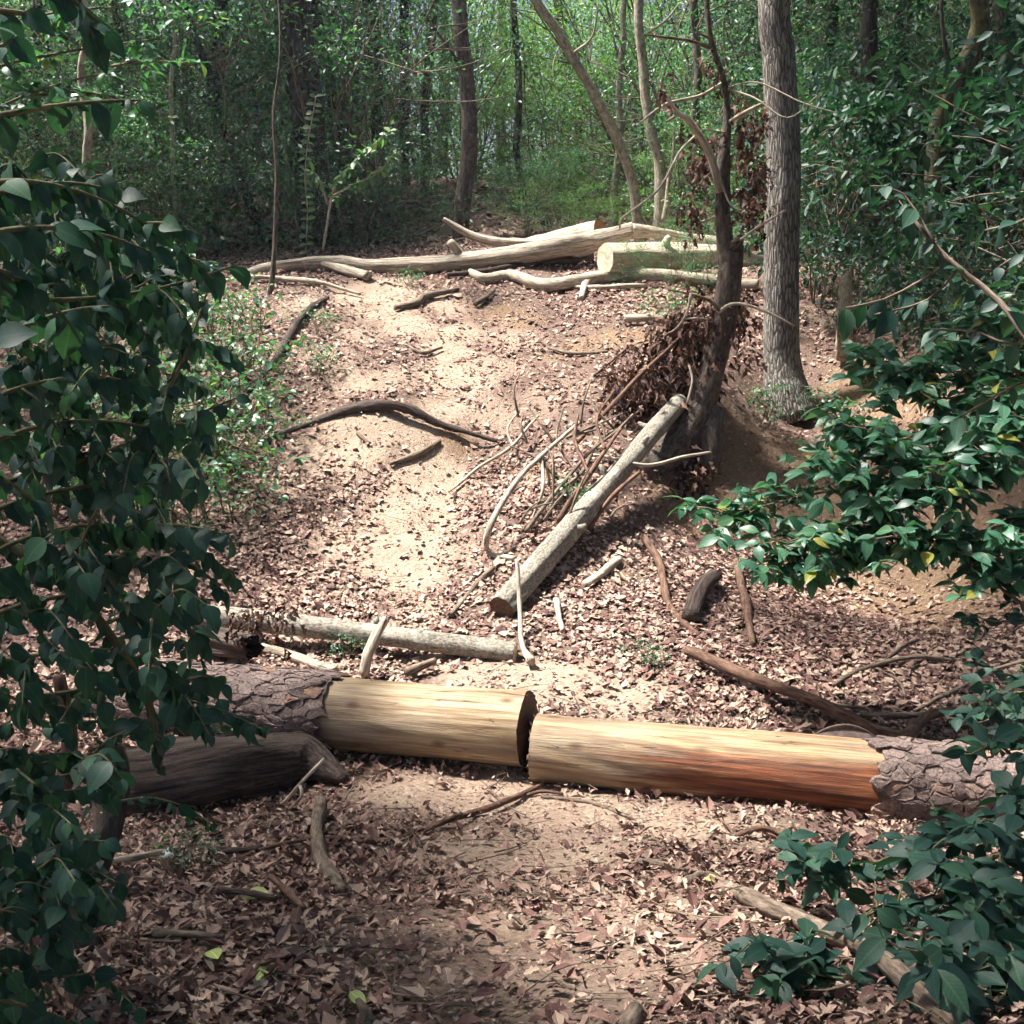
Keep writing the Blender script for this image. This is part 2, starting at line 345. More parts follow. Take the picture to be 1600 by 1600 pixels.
# bare pine wood of the big log: yellow, grey-stained streaks, red heart-wood stain in one stretch
def wood_mat(name, stain_from):
    m, nt, b = newmat(name); tc = attr(nt, 'tc').outputs['Vector']
    n1 = noise(nt, mapping(nt, tc, (1, 1, .04)), 45, 6, .65)
    n0 = noise(nt, mapping(nt, tc, (1, 1, .022)), 170, 5, .7)
    n2 = noise(nt, mapping(nt, tc, (1, 1, .12)), 9, 5, .6)
    c = ramp(nt, n1, [(.36, (.20, .118, .058)), (.5, (.385, .27, .145)), (.64, (.53, .42, .26))])
    c = mix(nt, .8, c, ramp(nt, n0, [(.3, (.50, .45, .40)), (.5, (1, 1, 1)), (.7, (1.22, 1.22, 1.2))]), 'MULTIPLY')
    c = mix(nt, ramp(nt, n2, [(.45, (0, 0, 0)), (.62, (.88, .88, .88))]), c, (.17, .10, .055))
    n3 = noise(nt, mapping(nt, tc, (1, 1, .3)), 4, 5, .65)
    c = mix(nt, ramp(nt, n3, [(.56, (0, 0, 0)), (.68, (.65, .65, .65))]), c, (.33, .28, .21))
    gw = noise(nt, mapping(nt, tc, (1, 1, .2), (2, 1, 0)), 5.5, 6, .7); c = mix(nt, ramp(nt, gw, [(.40, (0, 0, 0)), (.62, (.72, .72, .72))]), c, mix(nt, .4, (.33, .285, .23), c))
    if stain_from is not None:
        sx = nd(nt, 'ShaderNodeSeparateXYZ'); nt.links.new(tc, sx.inputs[0])
        wob = math_(nt, 'MULTIPLY', math_(nt, 'SUBTRACT', n2, .5), 1.3)
        stk = math_(nt, 'MULTIPLY', math_(nt, 'SUBTRACT', noise(nt, mapping(nt, tc, (1, 1, .05)), 24, 5, .7), .5), 2.6)
        along = math_(nt, 'MULTIPLY', math_(nt, 'SUBTRACT', math_(nt, 'ADD', math_(nt, 'ADD', sx.outputs[2], wob), stk), stain_from), 2.4, True)
        low = math_(nt, 'MULTIPLY', math_(nt, 'SUBTRACT', math_(nt, 'ADD', .115, math_(nt, 'MULTIPLY', wob, .25)), sx.outputs[0]), 14, True)
        red = ramp(nt, n1, [(.36, (.050, .017, .011)), (.5, (.16, .046, .020)), (.64, (.36, .125, .048))])
        c = mix(nt, math_(nt, 'MULTIPLY', math_(nt, 'MAXIMUM', math_(nt, 'MULTIPLY', along, low), math_(nt, 'MULTIPLY', along, .25)), .92), c, red)
    cn = noise(nt, mapping(nt, tc, (1, 1, .035), (.7, .2, 0)), 21, 3, .55)
    crk = math_(nt, 'MULTIPLY', ramp(nt, math_(nt, 'ABSOLUTE', math_(nt, 'SUBTRACT', cn, .5)), [(.0, (1, 1, 1)), (.006, (0, 0, 0))]), ramp(nt, n3, [(.44, (0, 0, 0)), (.54, (1, 1, 1))]))
    c = mix(nt, math_(nt, 'MULTIPLY', crk, .9), c, (.05, .03, .02))
    kv = nd(nt, 'ShaderNodeTexVoronoi'); kv.inputs['Scale'].default_value = 5.5; nt.links.new(mapping(nt, tc, (1, 1, .55), (.3, .1, .2)), kv.inputs['Vector'])
    c = mix(nt, ramp(nt, kv.outputs['Distance'], [(.05, (.9, .9, .9)), (.16, (0, 0, 0))]), c, (.10, .055, .03))
    spk = noise(nt, tc, 75, 4, .75); c = mix(nt, ramp(nt, spk, [(.62, (0, 0, 0)), (.70, (.6, .6, .6))]), c, (.20, .14, .09))
    nt.links.new(c, b.inputs['Base Color']); b.inputs['Roughness'].default_value = .6; b.inputs['Specular IOR Level'].default_value = .3
    bump(nt, b, math_(nt, 'SUBTRACT', math_(nt, 'ADD', n1, math_(nt, 'MULTIPLY', n0, .5)), crk), .7, .008)
    return m
M['pine_left'] = wood_mat('pine_left', None)
M['pine_right'] = wood_mat('pine_right', .48)
def plate_mat():
    m, nt, b = newmat('bark_plate'); a = attr(nt, 'rnd'); tc = attr(nt, 'tc').outputs['Vector']
    oi = nd(nt, 'ShaderNodeObjectInfo')
    c = ramp(nt, oi.outputs['Random'], [(0, (.15, .115, .105)), (.5, (.19, .145, .13)), (.92, (.24, .185, .165)), (1, (.26, .165, .12))])
    n1 = noise(nt, tc, 75, 7, .75); c = mix(nt, .9, c, ramp(nt, n1, [(.36, (.30, .27, .27)), (.5, (.85, .82, .82)), (.66, (1.55, 1.5, 1.45))]), 'MULTIPLY')
    nt.links.new(c, b.inputs['Base Color']); b.inputs['Roughness'].default_value = .85; b.inputs['Specular IOR Level'].default_value = .25
    bump(nt, b, n1, .8, .006); return m
M['plate'] = plate_mat()
def plain(name, c1, c2, scale=40, rough=.8, bd=.004):
    m, nt, b = newmat(name); tc = attr(nt, 'tc').outputs['Vector']; n1 = noise(nt, tc, scale, 5, .65)
    nt.links.new(ramp(nt, n1, [(.3, c1), (.7, c2)]), b.inputs['Base Color']); b.inputs['Roughness'].default_value = rough
    bump(nt, b, n1, .6, bd); return m
M['under_bark'] = plain('under_bark', (.04, .027, .024), (.13, .088, .075))
M['cut_dark'] = plain('cut_dark', (.06, .03, .018), (.17, .095, .055), 60)
M['cut_orange'] = plain('cut_orange', (.34, .14, .05), (.55, .28, .12), 50)
M['cut_pale'] = plain('cut_pale', (.40, .31, .22), (.60, .50, .38), 50)
M['fungus'] = plain('fungus', (.55, .52, .45), (.8, .78, .72), 30)
M['white'] = plain('white', (.78, .78, .76), (.82, .82, .80), 200, .35, .001)
# soil
def soil_mat():
    m, nt, b = newmat('soil'); geo = nd(nt, 'ShaderNodeNewGeometry').outputs['Position']
    pa = attr(nt, 'path').outputs['Fac']; cl = attr(nt, 'clay').outputs['Fac']
    n1 = noise(nt, geo, 3.2, 6, .65); n2 = noise(nt, geo, 38, 6, .7); n3 = noise(nt, geo, 140, 3, .7)
    hum = ramp(nt, n2, [(.25, (.066, .044, .039)), (.55, (.155, .106, .084)), (.8, (.25, .178, .138))])
    tan = ramp(nt, n2, [(.3, (.20, .142, .104)), (.52, (.35, .268, .202)), (.75, (.49, .395, .31))])
    tan = mix(nt, ramp(nt, n1, [(.45, (0, 0, 0)), (.65, (.7, .7, .7))]), tan, (.28, .19, .142))
    clay = ramp(nt, n2, [(.3, (.12, .078, .052)), (.55, (.22, .15, .098)), (.75, (.33, .24, .16))])
    f = ramp(nt, math_(nt, 'ADD', pa, math_(nt, 'MULTIPLY', math_(nt, 'SUBTRACT', n1, .5), .5)), [(.25, (0, 0, 0)), (.6, (1, 1, 1))])
    c = mix(nt, f, hum, tan)
    c = mix(nt, ramp(nt, math_(nt, 'ADD', cl, math_(nt, 'MULTIPLY', math_(nt, 'SUBTRACT', n1, .5), .6)), [(.3, (0, 0, 0)), (.6, (1, 1, 1))]), c, clay)
    c = mix(nt, .5, c, ramp(nt, n3, [(.3, (.6, .58, .56)), (.7, (1.3, 1.3, 1.3))]), 'MULTIPLY')
    nt.links.new(c, b.inputs['Base Color']); b.inputs['Roughness'].default_value = .95; b.inputs['Specular IOR Level'].default_value = .15
    hh = math_(nt, 'ADD', n2, math_(nt, 'MULTIPLY', n3, .4)); bump(nt, b, hh, .8, .02)
    return m
M['soil'] = soil_mat()

# ------------------------------------------------------------------ the ground
PATH = [(760,1245,.32,.85),(640,1235,.3,.8),(900,1265,.34,.85),(1040,1285,.34,.8),(1180,1300,.3,.6),(740,1330,.5,.6),(860,1340,.5,.65),(960,1420,.45,.55),(800,1450,.45,.5),(860,1540,.45,.45),(700,1520,.4,.4),(1050,1500,.4,.4),
        (760,1060,.34,.8),(860,1065,.36,.95),(980,1090,.34,.8),(690,1030,.3,.7),(650,960,.3,.6),(640,900,.35,.85),(625,860,.42,1.),(650,800,.45,1.),(670,750,.4,1.),(660,720,.3,.8),
        (540,850,.35,.7),(700,640,.35,.7),(715,590,.45,.9),(700,550,.36,.9),(720,520,.34,.75),(640,510,.38,.85),(600,480,.42,.95),(560,465,.4,.95),(620,455,.4,.95),(700,480,.36,.65),
        (760,570,.5,.55),(850,630,.5,.4),(620,590,.45,.5),(800,530,.45,.55),(560,520,.45,.5),(900,600,.5,.4),(480,470,.5,.6),(760,650,.45,.55),(700,860,.45,.5),(560,880,.4,.45),(680,690,.35,.7),
        (560,690,.45,.85),(600,660,.3,.8),(500,720,.4,.75),(640,680,.25,.8),(560,600,.4,.6),(520,560,.4,.5),(450,770,.35,.5)]
CLAY = [(780,490,.4,.7),(820,500,.3,.6),(900,545,.3,.6),(860,560,.3,.5),(950,530,.35,.7),(1000,525,.3,.7),(720,690,.25,.6),
        (1150,750,.7,1.),(1080,790,.4,.9),(1220,730,.5,1.),(1240,800,.6,1.),(1320,770,.7,1.),(1350,600,.5,.9),(1400,640,.5,.8),(1450,880,.7,1.),(1330,880,.55,.9),(1250,850,.5,.8),(1400,950,.5,.9),(1520,950,.6,.9),
        (830,740,.25,.8),(960,900,.25,.6)]
def field(spots):
    pts = [(G(a, b_), r, s) for a, b_, r, s in spots]
    def f(x, y):
        t = np.zeros_like(x)
        for p, r, s in pts: t = np.maximum(t, s * np.exp(-(((x - p[0]) ** 2 + (y - p[1]) ** 2) / (r * r))))
        return t
    return f
path_f = field(PATH); clay_f = field(CLAY)
xs = np.unique(np.round(np.r_[np.arange(-22, -6, .5), np.arange(-6, 6, .045), np.arange(6, 22.01, .5)], 4))
ys = np.unique(np.round(np.r_[np.arange(-9, 1.5, .5), np.arange(1.5, 14.5, .045), np.arange(14.5, 24, .2), np.arange(24, 46.9, .7)], 4))
X, Y = np.meshgrid(xs, ys); Z = H(X, Y)
Z = Z + .016 * fbm(X, Y, 9.0, 3, 21) * 1.0
mb = MB(); nx = len(xs); ny = len(ys)
i = np.arange(ny - 1)[:, None] * nx; j = np.arange(nx - 1)[None]
Fg = np.stack([i + j, i + j + 1, i + nx + j + 1, i + nx + j], -1).reshape(-1, 4)
mb.add(np.stack([X, Y, Z], -1).reshape(-1, 3), [Fg])
floor = mb.build('forest_floor', M['soil']); tag(floor, 'leaf-strewn tan and brown soil of the forest gully', None, None, 'structure')
a = floor.data.attributes.new('path', 'FLOAT', 'POINT'); a.data.foreach_set('value', path_f(X, Y).ravel().astype(np.float32))
a = floor.data.attributes.new('clay', 'FLOAT', 'POINT'); a.data.foreach_set('value', clay_f(X, Y).ravel().astype(np.float32))
def normal(x, y, e=.06):
    dx = (H(x + e, y) - H(x - e, y)) / (2 * e); dy = (H(x, y + e) - H(x, y - e)) / (2 * e)
    N = np.stack([-dx, -dy, np.ones_like(dx)], -1); return N / np.linalg.norm(N, axis=1)[:, None]

# ------------------------------------------------------------------ leaf litter
def scatter_litter(mb, nleaf, x0, x1, y0, y1, smin, smax, tmpls, lift=.02, wedge=True):
    x = rng.uniform(x0, x1, nleaf); y = rng.uniform(y0, y1, nleaf)
    if wedge: k = np.abs(x) < .52 * y + .5; x, y = x[k], y[k]
    dens = 1 - .92 * np.clip(path_f(x, y) * 1.25 + .5 * (fbm(x, y, 1.7, 3, 40)), 0, 1) * (path_f(x, y) > .12) - .75 * clay_f(x, y)
    dens = np.clip(dens, .05, 1) * np.clip(.8 + 1.3 * fbm(x, y, 1.1, 3, 5), .18, 1)
    slope = 1 / np.maximum(.05, normal(x, y, .12)[:, 2]) ** 2 - 1; dens = dens * np.clip(1.5 - 1.15 * np.sqrt(np.maximum(0, slope)), .12, 1)
    k = rng.random(len(x)) < dens; x, y = x[k], y[k]; n_ = len(x)
    N = normal(x, y); tilt = rng.normal(scale=.20, size=(n_, 3)); U = N + tilt
    D = rdir(n_); D -= U * ((D * U).sum(1) / (U * U).sum(1))[:, None]
    S = rng.uniform(smin, smax, n_) * (0.6 + .75 * rng.random(n_) ** 2.5)
    P = np.stack([x, y, H(x, y) + lift * rng.random(n_) + .004], -1)
    br = np.clip(rng.normal(.57, .25, n_) + .35 * fbm(x, y, .8, 2, 77), .01, .99)
    idx = rng.integers(0, len(tmpls), n_)
    for t in range(len(tmpls)):
        q = idx == t; leaves(mb, P[q], D[q], U[q], S[q], tmpls[t], br[q], rng.uniform(.8, 1.2))
    return n_
mb = MB()
OAKS_M = [leaf_template([.02, .20, .11, .34, .15, .24, .02], .35, .45), leaf_template([.02, .16, .30, .15, .34, .14, .02], -.3, -.4), leaf_template([.02, .12, .34, .14, .38, .12, .02], .6, .7), leaf_template([.02, .2, .28, .24, .13, .02], .5, .6), leaf_template([.02, .12, .16, .15, .1, .02], .9, 1.1), leaf_template([.02, .3, .36, .2, .02], -.6, .9)]
OAKS_S = [leaf_template([.03, .30, .16, .36, .03], .3, .5), leaf_template([.03, .22, .38, .2, .02], -.2, -.4), leaf_template([.03, .34, .30, .03], .4, .3)]
scatter_litter(mb, 60000, -3.2, 3.2, 1.9, 5.6, .022, .054, OAKS_M, .03)
scatter_litter(mb, 76000, -5, 5, 5.4, 9.0, .028, .062, OAKS_S, .03)
scatter_litter(mb, 62000, -7.5, 7.5, 9.0, 14.5, .036, .072, OAKS_S, .03)
scatter_litter(mb, 16000, -8, 8, 14.5, 24, .09, .15, OAKS_S, .03)
for cnt, y0_, y1_, hw in ((26000, 1.9, 5.6, 3.0), (34000, 5.6, 13.0, 5.5)):          # crumbled bits and needles trodden into the soil
    x = rng.uniform(-hw, hw, cnt); y = rng.uniform(y0_, y1_, cnt); k = np.abs(x) < .5 * y + .3; x, y = x[k], y[k]; n_ = len(x); N = normal(x, y); D = rdir(n_); U = N + rng.normal(scale=.15, size=(n_, 3)); D -= U * ((D * U).sum(1) / (U * U).sum(1))[:, None]
    leaves(mb, np.stack([x, y, H(x, y) + .003 + .012 * rng.random(n_)], -1), D, U, rng.uniform(.008, .026, n_) * (1 if y0_ < 3 else 1.3), SIMPLE, np.clip(rng.normal(.45, .28, n_), .01, .99), .8)
litter = mb.build('leaf_litter', M['litter'], smooth=False); tag(litter, 'brown fallen oak leaves covering the ground', None, None, 'stuff')
litter_leaf_meshes = []
for t in OAKS + [OVAL]:
    for c_ in (0, 1):
        m_ = MB(); V = t[0].copy(); V[:, 2] += (.10 if c_ else -.06) * np.sin(V[:, 1] * 5 + c_); m_.add(V, [t[1]], V, .0); litter_leaf_meshes.append(m_.mesh('leaf', M['litter'], False))
def place(me, name, P, D, U, s, parent, mat=None):
    Bx, Dy, Nz = frames(np.array([D], float), np.array([U], float))
    m4 = Matrix(((Bx[0][0] * s, Dy[0][0] * s, Nz[0][0] * s, P[0]), (Bx[0][1] * s, Dy[0][1] * s, Nz[0][1] * s, P[1]), (Bx[0][2] * s, Dy[0][2] * s, Nz[0][2] * s, P[2]), (0, 0, 0, 1)))
    o = bpy.data.objects.new(name, me); col.objects.link(o); o.matrix_basis = m4
    if parent is not None: adopt(o, parent)
    return o
k_ = 0
while k_ < 270:       # the nearest fallen leaves, one by one
    px = random.uniform(280, 1420); py = random.uniform(1330, 1595); p = G(px, py)
    U = np.array([0, 0, 1.0]) + rng.normal(scale=.3, size=3); D = rng.normal(size=3)
    D = D - U * (D @ U) / (U @ U)
    place(random.choice(litter_leaf_meshes), 'leaf', p + np.array([0, 0, .03]), D, U, random.uniform(.034, .066), floor); k_ += 1
# pale fallen leaves that stand out
pale_me = MB(); V = OVAL[0].copy(); pale_me.add(V, [OVAL[1]], V, .3); pale_me = pale_me.mesh('leaf_blade', M['leaf_pale'])
for px, py, s, lab in [(420,1413,.085,'pale yellow-green fallen leaf lying beside the dark stick'), (342,1522,.075,'pale green fallen leaf on brown litter at bottom left'),
                       (432,1530,.07,'curled pale yellow leaf on the litter, right of a paler green leaf'), (548,1575,.06,'small pale green leaf at the bottom edge of the photograph'),
                       (1115,1385,.06,'small yellow-green leaf on bare soil near the fallen branch')]:
    p = G(px, py); d = rng.normal(size=3); d[2] = 0
    tag(place(pale_me, 'fallen_leaf', p + np.array([0, 0, .045]), d, np.array([.1, -.35, 1]), s, None), lab, 'leaf', 'pale fallen leaves')
# loose twiglets among the leaves
mb = MB()
for k_ in range(420):
    px = random.uniform(150, 1500); py = random.uniform(460, 1590); p = G(px, py, .02)
    a_ = random.uniform(0, 6.28); l_ = random.uniform(.08, .32); d = np.array([math.cos(a_), math.sin(a_), 0]) * l_
    q = [p + d * t for t in (0, .5, 1)]
    for e in q: e[2] = float(H(e[0], e[1])) + random.uniform(.015, .045)
    tube(mb, q, [random.uniform(.002, .005), .0015], 4, .12, 0, .03, False)
tag(mb.build('twig_litter', M['twig']), 'thin broken twigs scattered through the leaf litter', None, None, 'stuff')

# ------------------------------------------------------------------ the big sawn pine log, two pieces
def cyl_frame(A, B):
    A = np.asarray(A, float); B = np.asarray(B, float); ax = B - A; L = np.linalg.norm(ax); ax /= L
    up = np.array([0, 0, 1.0]); n1 = up - ax * (up @ ax); n1 /= np.linalg.norm(n1); n2 = np.cross(ax, n1)
    return A, ax, L, n1, n2
def log_surface(A, B, r0, r1, s0, s1, seg=56, step=.025, rough=.02, seed=0, extra=0.0, ragged=0.0, end=1):
    """stretch s0..s1 of a log, as verts in world and straightened coordinates"""
    A, ax, L, n1, n2 = cyl_frame(A, B); m = max(3, int((s1 - s0) / step)); s = np.linspace(s0, s1, m); th = np.arange(seg) * 2 * math.pi / seg
    S, TH = np.meshgrid(s, th, indexing='ij')
    if ragged:
        t_ = np.linspace(0, 1, m)[:, None]; e = ragged * fbm(np.cos(th) * 3 + seed, np.sin(th) * 3, 1.7, 3, 4)[None]
        S = S + e * (t_ if end else 1 - t_)
    r = (r0 + (r1 - r0) * S / L) * (1 + rough * fbm(np.cos(TH) * 1.3 + S * 1.2 + seed, np.sin(TH) * 1.3 + S * .7, 1.4, 4, seed)) + extra
    V = A + S[..., None] * ax + r[..., None] * (np.cos(TH)[..., None] * n1 + np.sin(TH)[..., None] * n2)
    tc = np.stack([r * np.cos(TH), r * np.sin(TH), S], -1)
    i = np.arange(m - 1)[:, None] * seg; j = np.arange(seg)[None]; j2 = (j + 1) % seg
    Fq = np.stack([i + j, i + j2, i + seg + j2, i + seg + j], -1).reshape(-1, 4)
    return V.reshape(-1, 3), Fq, tc.reshape(-1, 3), m, seg
def disc(mb, V, ringstart, seg, out, rough=.004, rings=6):
    ring = V[ringstart:ringstart + seg]; c = ring.mean(0); VV = []; tcs = []
    for k in range(rings):
        t = 1 - k / rings; v = c + (ring - c) * t * (.995 if k == 0 else 1) + np.outer(rng.normal(scale=rough, size=seg), out) + out * .003; VV.append(v)
    VV = np.vstack(VV + [c[None] + out * .003]); i = np.arange(rings - 1)[:, None] * seg; j = np.arange(seg)[None]; j2 = (j + 1) % seg
    Fq = np.stack([i + j, i + j2, i + seg + j2, i + seg + j], -1).reshape(-1, 4)
    jj = np.arange(seg); last = (rings - 1) * seg
    mb.add(VV, [Fq, np.c_[last + jj, last + (jj + 1) % seg, np.full(seg, rings * seg)]])
def clip_poly(poly, nrm, dist):
    out = []
    for i in range(len(poly)):
        p, q = poly[i], poly[(i + 1) % len(poly)]; dp = p @ nrm - dist; dq = q @ nrm - dist
        if dp <= 0: out.append(p)
        if dp * dq < 0: out.append(p + (q - p) * dp / (dp - dq))
    return out
def bark_plates(A, B, r0, r1, s0, s1, parent, du=.047, ds=.085, edge_keep=None, seed=1):
    A, ax, L, n1, n2 = cyl_frame(A, B); rnd = random.Random(seed)
    rm = (r0 + r1) / 2; C = 2 * math.pi * rm; nu = int(C / du); ns = int((s1 - s0) / ds) + 1
    seeds = []
    for a in range(-2, ns + 2):
        for b in range(nu):
            seeds.append((s0 + (a + .5 * (b % 2) + rnd.uniform(-.46, .46)) * ds, (b + rnd.uniform(-.44, .44)) * C / nu))
    sz = np.array(seeds); aspect = np.array([du / ds, 1.0])       # measure distances in squashed space
    Q = sz * aspect
    for k in range(len(seeds)):
        u = sz[k, 1] / rm
        if 2.45 < (u % (2 * math.pi)) < 3.9: continue             # underneath, out of sight
        if sz[k, 0] > s1 or sz[k, 0] < s0: continue
        poly = [Q[k] + np.array(v) for v in ((-.2, -.2), (.2, -.2), (.2, .2), (-.2, .2))]
        for mm in range(len(seeds)):
            if mm == k: continue
            for w_ in (0, C, -C):
                o_ = Q[mm] + np.array([0, w_]); dv = o_ - Q[k]; dl = np.hypot(*dv)
                if dl < .22: poly = clip_poly(poly, dv / dl, (dv / dl) @ (Q[k] + o_) / 2 - .0007)
                if len(poly) < 3: break
        if len(poly) < 3: continue
        pts = []
        for i_ in range(len(poly)):                               # ragged edges
            p, q = poly[i_], poly[(i_ + 1) % len(poly)]; l_ = np.hypot(*(q - p)); m_ = max(1, int(l_ / .010))
            for t in range(m_):
                v = p + (q - p) * t / m_; pts.append(v + (np.array([rnd.uniform(-.0034, .0034), rnd.uniform(-.0034, .0034)]) if l_ > .008 else 0))
        pts = np.array(pts) / aspect; c = pts.mean(0); hgt = rnd.choice((.002, .005, .007, .009, .013)) + rnd.uniform(0, .003); tl = rnd.uniform(-.09, .09), rnd.uniform(-.16, .16)
        V = []; tcs = []
        for lev, (sh, hh) in enumerate(((1.0, -.006), (1.0, hgt * .85), (.8, hgt))):
            for p in pts:
                v = c + (p - c) * sh; s_ = v[0]; th = v[1] / rm; r = r0 + (r1 - r0) * s_ / L
                r += hh + (tl[0] * (v[0] - c[0]) + tl[1] * (v[1] - c[1]) if lev else 0)
                V.append(A + ax * s_ + r * (math.cos(th) * n1 + math.sin(th) * n2)); tcs.append((r * math.cos(th), r * math.sin(th), s_))
        m_ = len(pts); jj = np.arange(m_); k2 = (jj + 1) % m_
        F = [np.c_[jj, k2, m_ + k2, m_ + jj], np.c_[m_ + jj, m_ + k2, 2 * m_ + k2, 2 * m_ + jj], np.arange(2 * m_, 3 * m_)]
        mbp = MB(); V = np.array(V); V[m_:] += np.outer(np.array([rnd.gauss(0, .0014) for _ in range(2 * m_)]), V[m_:].mean(0) - (A + ax * c[0])) / rm
        mbp.add(V, F, tcs)
        for fl_ in range(rnd.choice((0, 1, 1, 2))):                # thinner flakes lying on the plate
            sh_ = rnd.uniform(.35, .65); of = (pts[rnd.randrange(m_)] - c) * rnd.uniform(.1, .35); VV = []; tt = []
            for lev, hh in enumerate((hgt - .002, hgt + rnd.uniform(.002, .004))):
                for p in pts:
                    v = c + of + (p - c) * sh_ * (1 - .06 * lev) + np.array([rnd.uniform(-.002, .002), rnd.uniform(-.002, .002)]); th = v[1] / rm; r = r0 + (r1 - r0) * v[0] / L + hh + tl[0] * (v[0] - c[0]) + tl[1] * (v[1] - c[1])
                    VV.append(A + ax * v[0] + r * (math.cos(th) * n1 + math.sin(th) * n2)); tt.append((r * math.cos(th), r * math.sin(th), v[0] + .3))
            mbp.add(VV, [np.c_[jj, k2, m_ + k2, m_ + jj], np.arange(m_, 2 * m_)], tt)
        mbp.build('bark_plate', M['plate'], parent, smooth=False)
# left piece
LA, LB = W(150, 1082, 5.72), W(824, 1138, 5.03); LL = np.linalg.norm(LB - LA); LR0, LR1 = .180, .187
left_log = empty('pine_log', onground(*((LA + LB) / 2)[:2])); tag(left_log, 'thick sawn pine log, left piece, half flaky bark and half bare yellow wood', 'log', 'two sawn pieces of the pine log across the path')
sw = LL * (548 - 150) / (824 - 150)
mb = MB(); V, Fq, tc, m_, sg = log_surface(LA, LB, LR0 - .004, LR1 - .004, sw - .12, LL, 72, .02, .07, 5, 0, .004); mb.add(V, [Fq], tc); mb.build('bare_wood', M['pine_left'], left_log)
mb2 = MB(); disc(mb2, V, (m_ - 1) * sg, sg, (LB - LA) / LL, .005); mb2.build('cut_end', M['cut_dark'], left_log)
mb = MB(); V, Fq, tc, m_, sg = log_surface(LA, LB, LR0 + .012, LR1 + .012, 0, sw - .02, 56, .03, .03, 5, 0, .05); mb.add(V, [Fq], tc); lb = mb.build('bark', M['under_bark'], left_log)
bark_plates(LA, LB, LR0 + .013, LR1 + .013, .12, sw - .01, lb, du=.042, ds=.088, seed=3)
# right piece
RA, RB = W(836, 1167, 4.93), W(1690, 1248, 4.42); RL = np.linalg.norm(RB - RA); RR0, RR1 = .160, .182
right_log = empty('pine_log', onground(*((RA + RB) / 2)[:2])); tag(right_log, 'thick sawn pine log, right piece, bare wood stained red towards its bark', 'log', 'two sawn pieces of the pine log across the path')
se = RL * (1382 - 829) / (1690 - 829)
mb = MB(); V, Fq, tc, m_, sg = log_surface(RA, RB, RR0, RR1 - .004, 0, se + .12, 72, .02, .075, 15, 0, .006, 0); mb.add(V, [Fq], tc); mb.build('bare_wood', M['pine_right'], right_log)
mb2 = MB(); disc(mb2, V, 0, sg, -(RB - RA) / RL, .005); mb2.build('cut_end', M['cut_dark'], right_log)
mb = MB(); V, Fq, tc, m_, sg = log_surface(RA, RB, RR0 + .010, RR1 + .006, se + .02, RL, 56, .03, .03, 15, 0, .06, 0); mb.add(V, [Fq], tc); rb = mb.build('bark', M['under_bark'], right_log)
bark_plates(RA, RB, RR0 + .011, RR1 + .007, se + .0, RL - .02, rb, du=.050, ds=.080, seed=8)
# loose curled flake of bark behind the right piece
mb = MB(); pp = W(1325, 1152, 4.76); t_ = np.linspace(-1, 1, 9); VV = []
for a_ in t_:
    for b_ in np.linspace(0, 1, 5): VV.append(pp + np.array([a_ * .14, .02 + .05 * math.sin(b_ * 2), -.03 + .07 * b_ * (1 - .75 * a_ * a_)]))
Fq = [[i * 5 + j, i * 5 + j + 1, i * 5 + j + 6, i * 5 + j + 5] for i in range(8) for j in range(4)]
mb.add(VV, [np.array(Fq)]); fl = mb.build('bark_flake', M['under_bark'], right_log); so = fl.modifiers.new('thick', 'SOLIDIFY'); so.thickness = .008

# ------------------------------------------------------------------ other logs, sticks, roots
def path_pts(pp, r_px, mode='g', lift=.8):
    """pixel polyline -> points lying on the ground, radius given in photo pixels"""
    out = []; rad = []
    rp = np.interp(np.linspace(0, 1, len(pp)), np.linspace(0, 1, len(np.atleast_1d(r_px))), np.atleast_1d(r_px))
    for p, r in zip(pp, rp):
        if len(p) == 3: q = W(*p); rm = r * np.linalg.norm(q - CAM) / F
        else:
            q = G(*p); rm = r * np.linalg.norm(q - CAM) / F; q = G(p[0], p[1], rm * lift + .012)
        out.append(q); rad.append(rm)
    return np.array(out), np.array(rad)
def stick(name, label, cat, pp, r_px, mat, seg=8, rough=.15, wob=.0, sub=(), group=None, lift=.8, root=False):
    P, r = path_pts(pp, r_px, lift=lift)
    if sub or root:
        o = empty(name, P[0]); tag(o, label, cat, group)
        mb = MB(); tube(mb, P, r, seg, .04, rough * 1.6, wob + .02); mb.build('stem', M[mat], o)
        for s_ in sub:
            P2, r2 = path_pts(s_[0], s_[1], lift=lift); mb = MB(); tube(mb, P2, r2, max(5, seg - 2), .04, rough * 1.6, wob + .02); mb.build('twig', M[mat], o)
        return o
    mb = MB(); tube(mb, P, r, seg, .03, rough * 1.9, wob + .03); return tag(mb.build(name, M[mat]), label, cat, group)
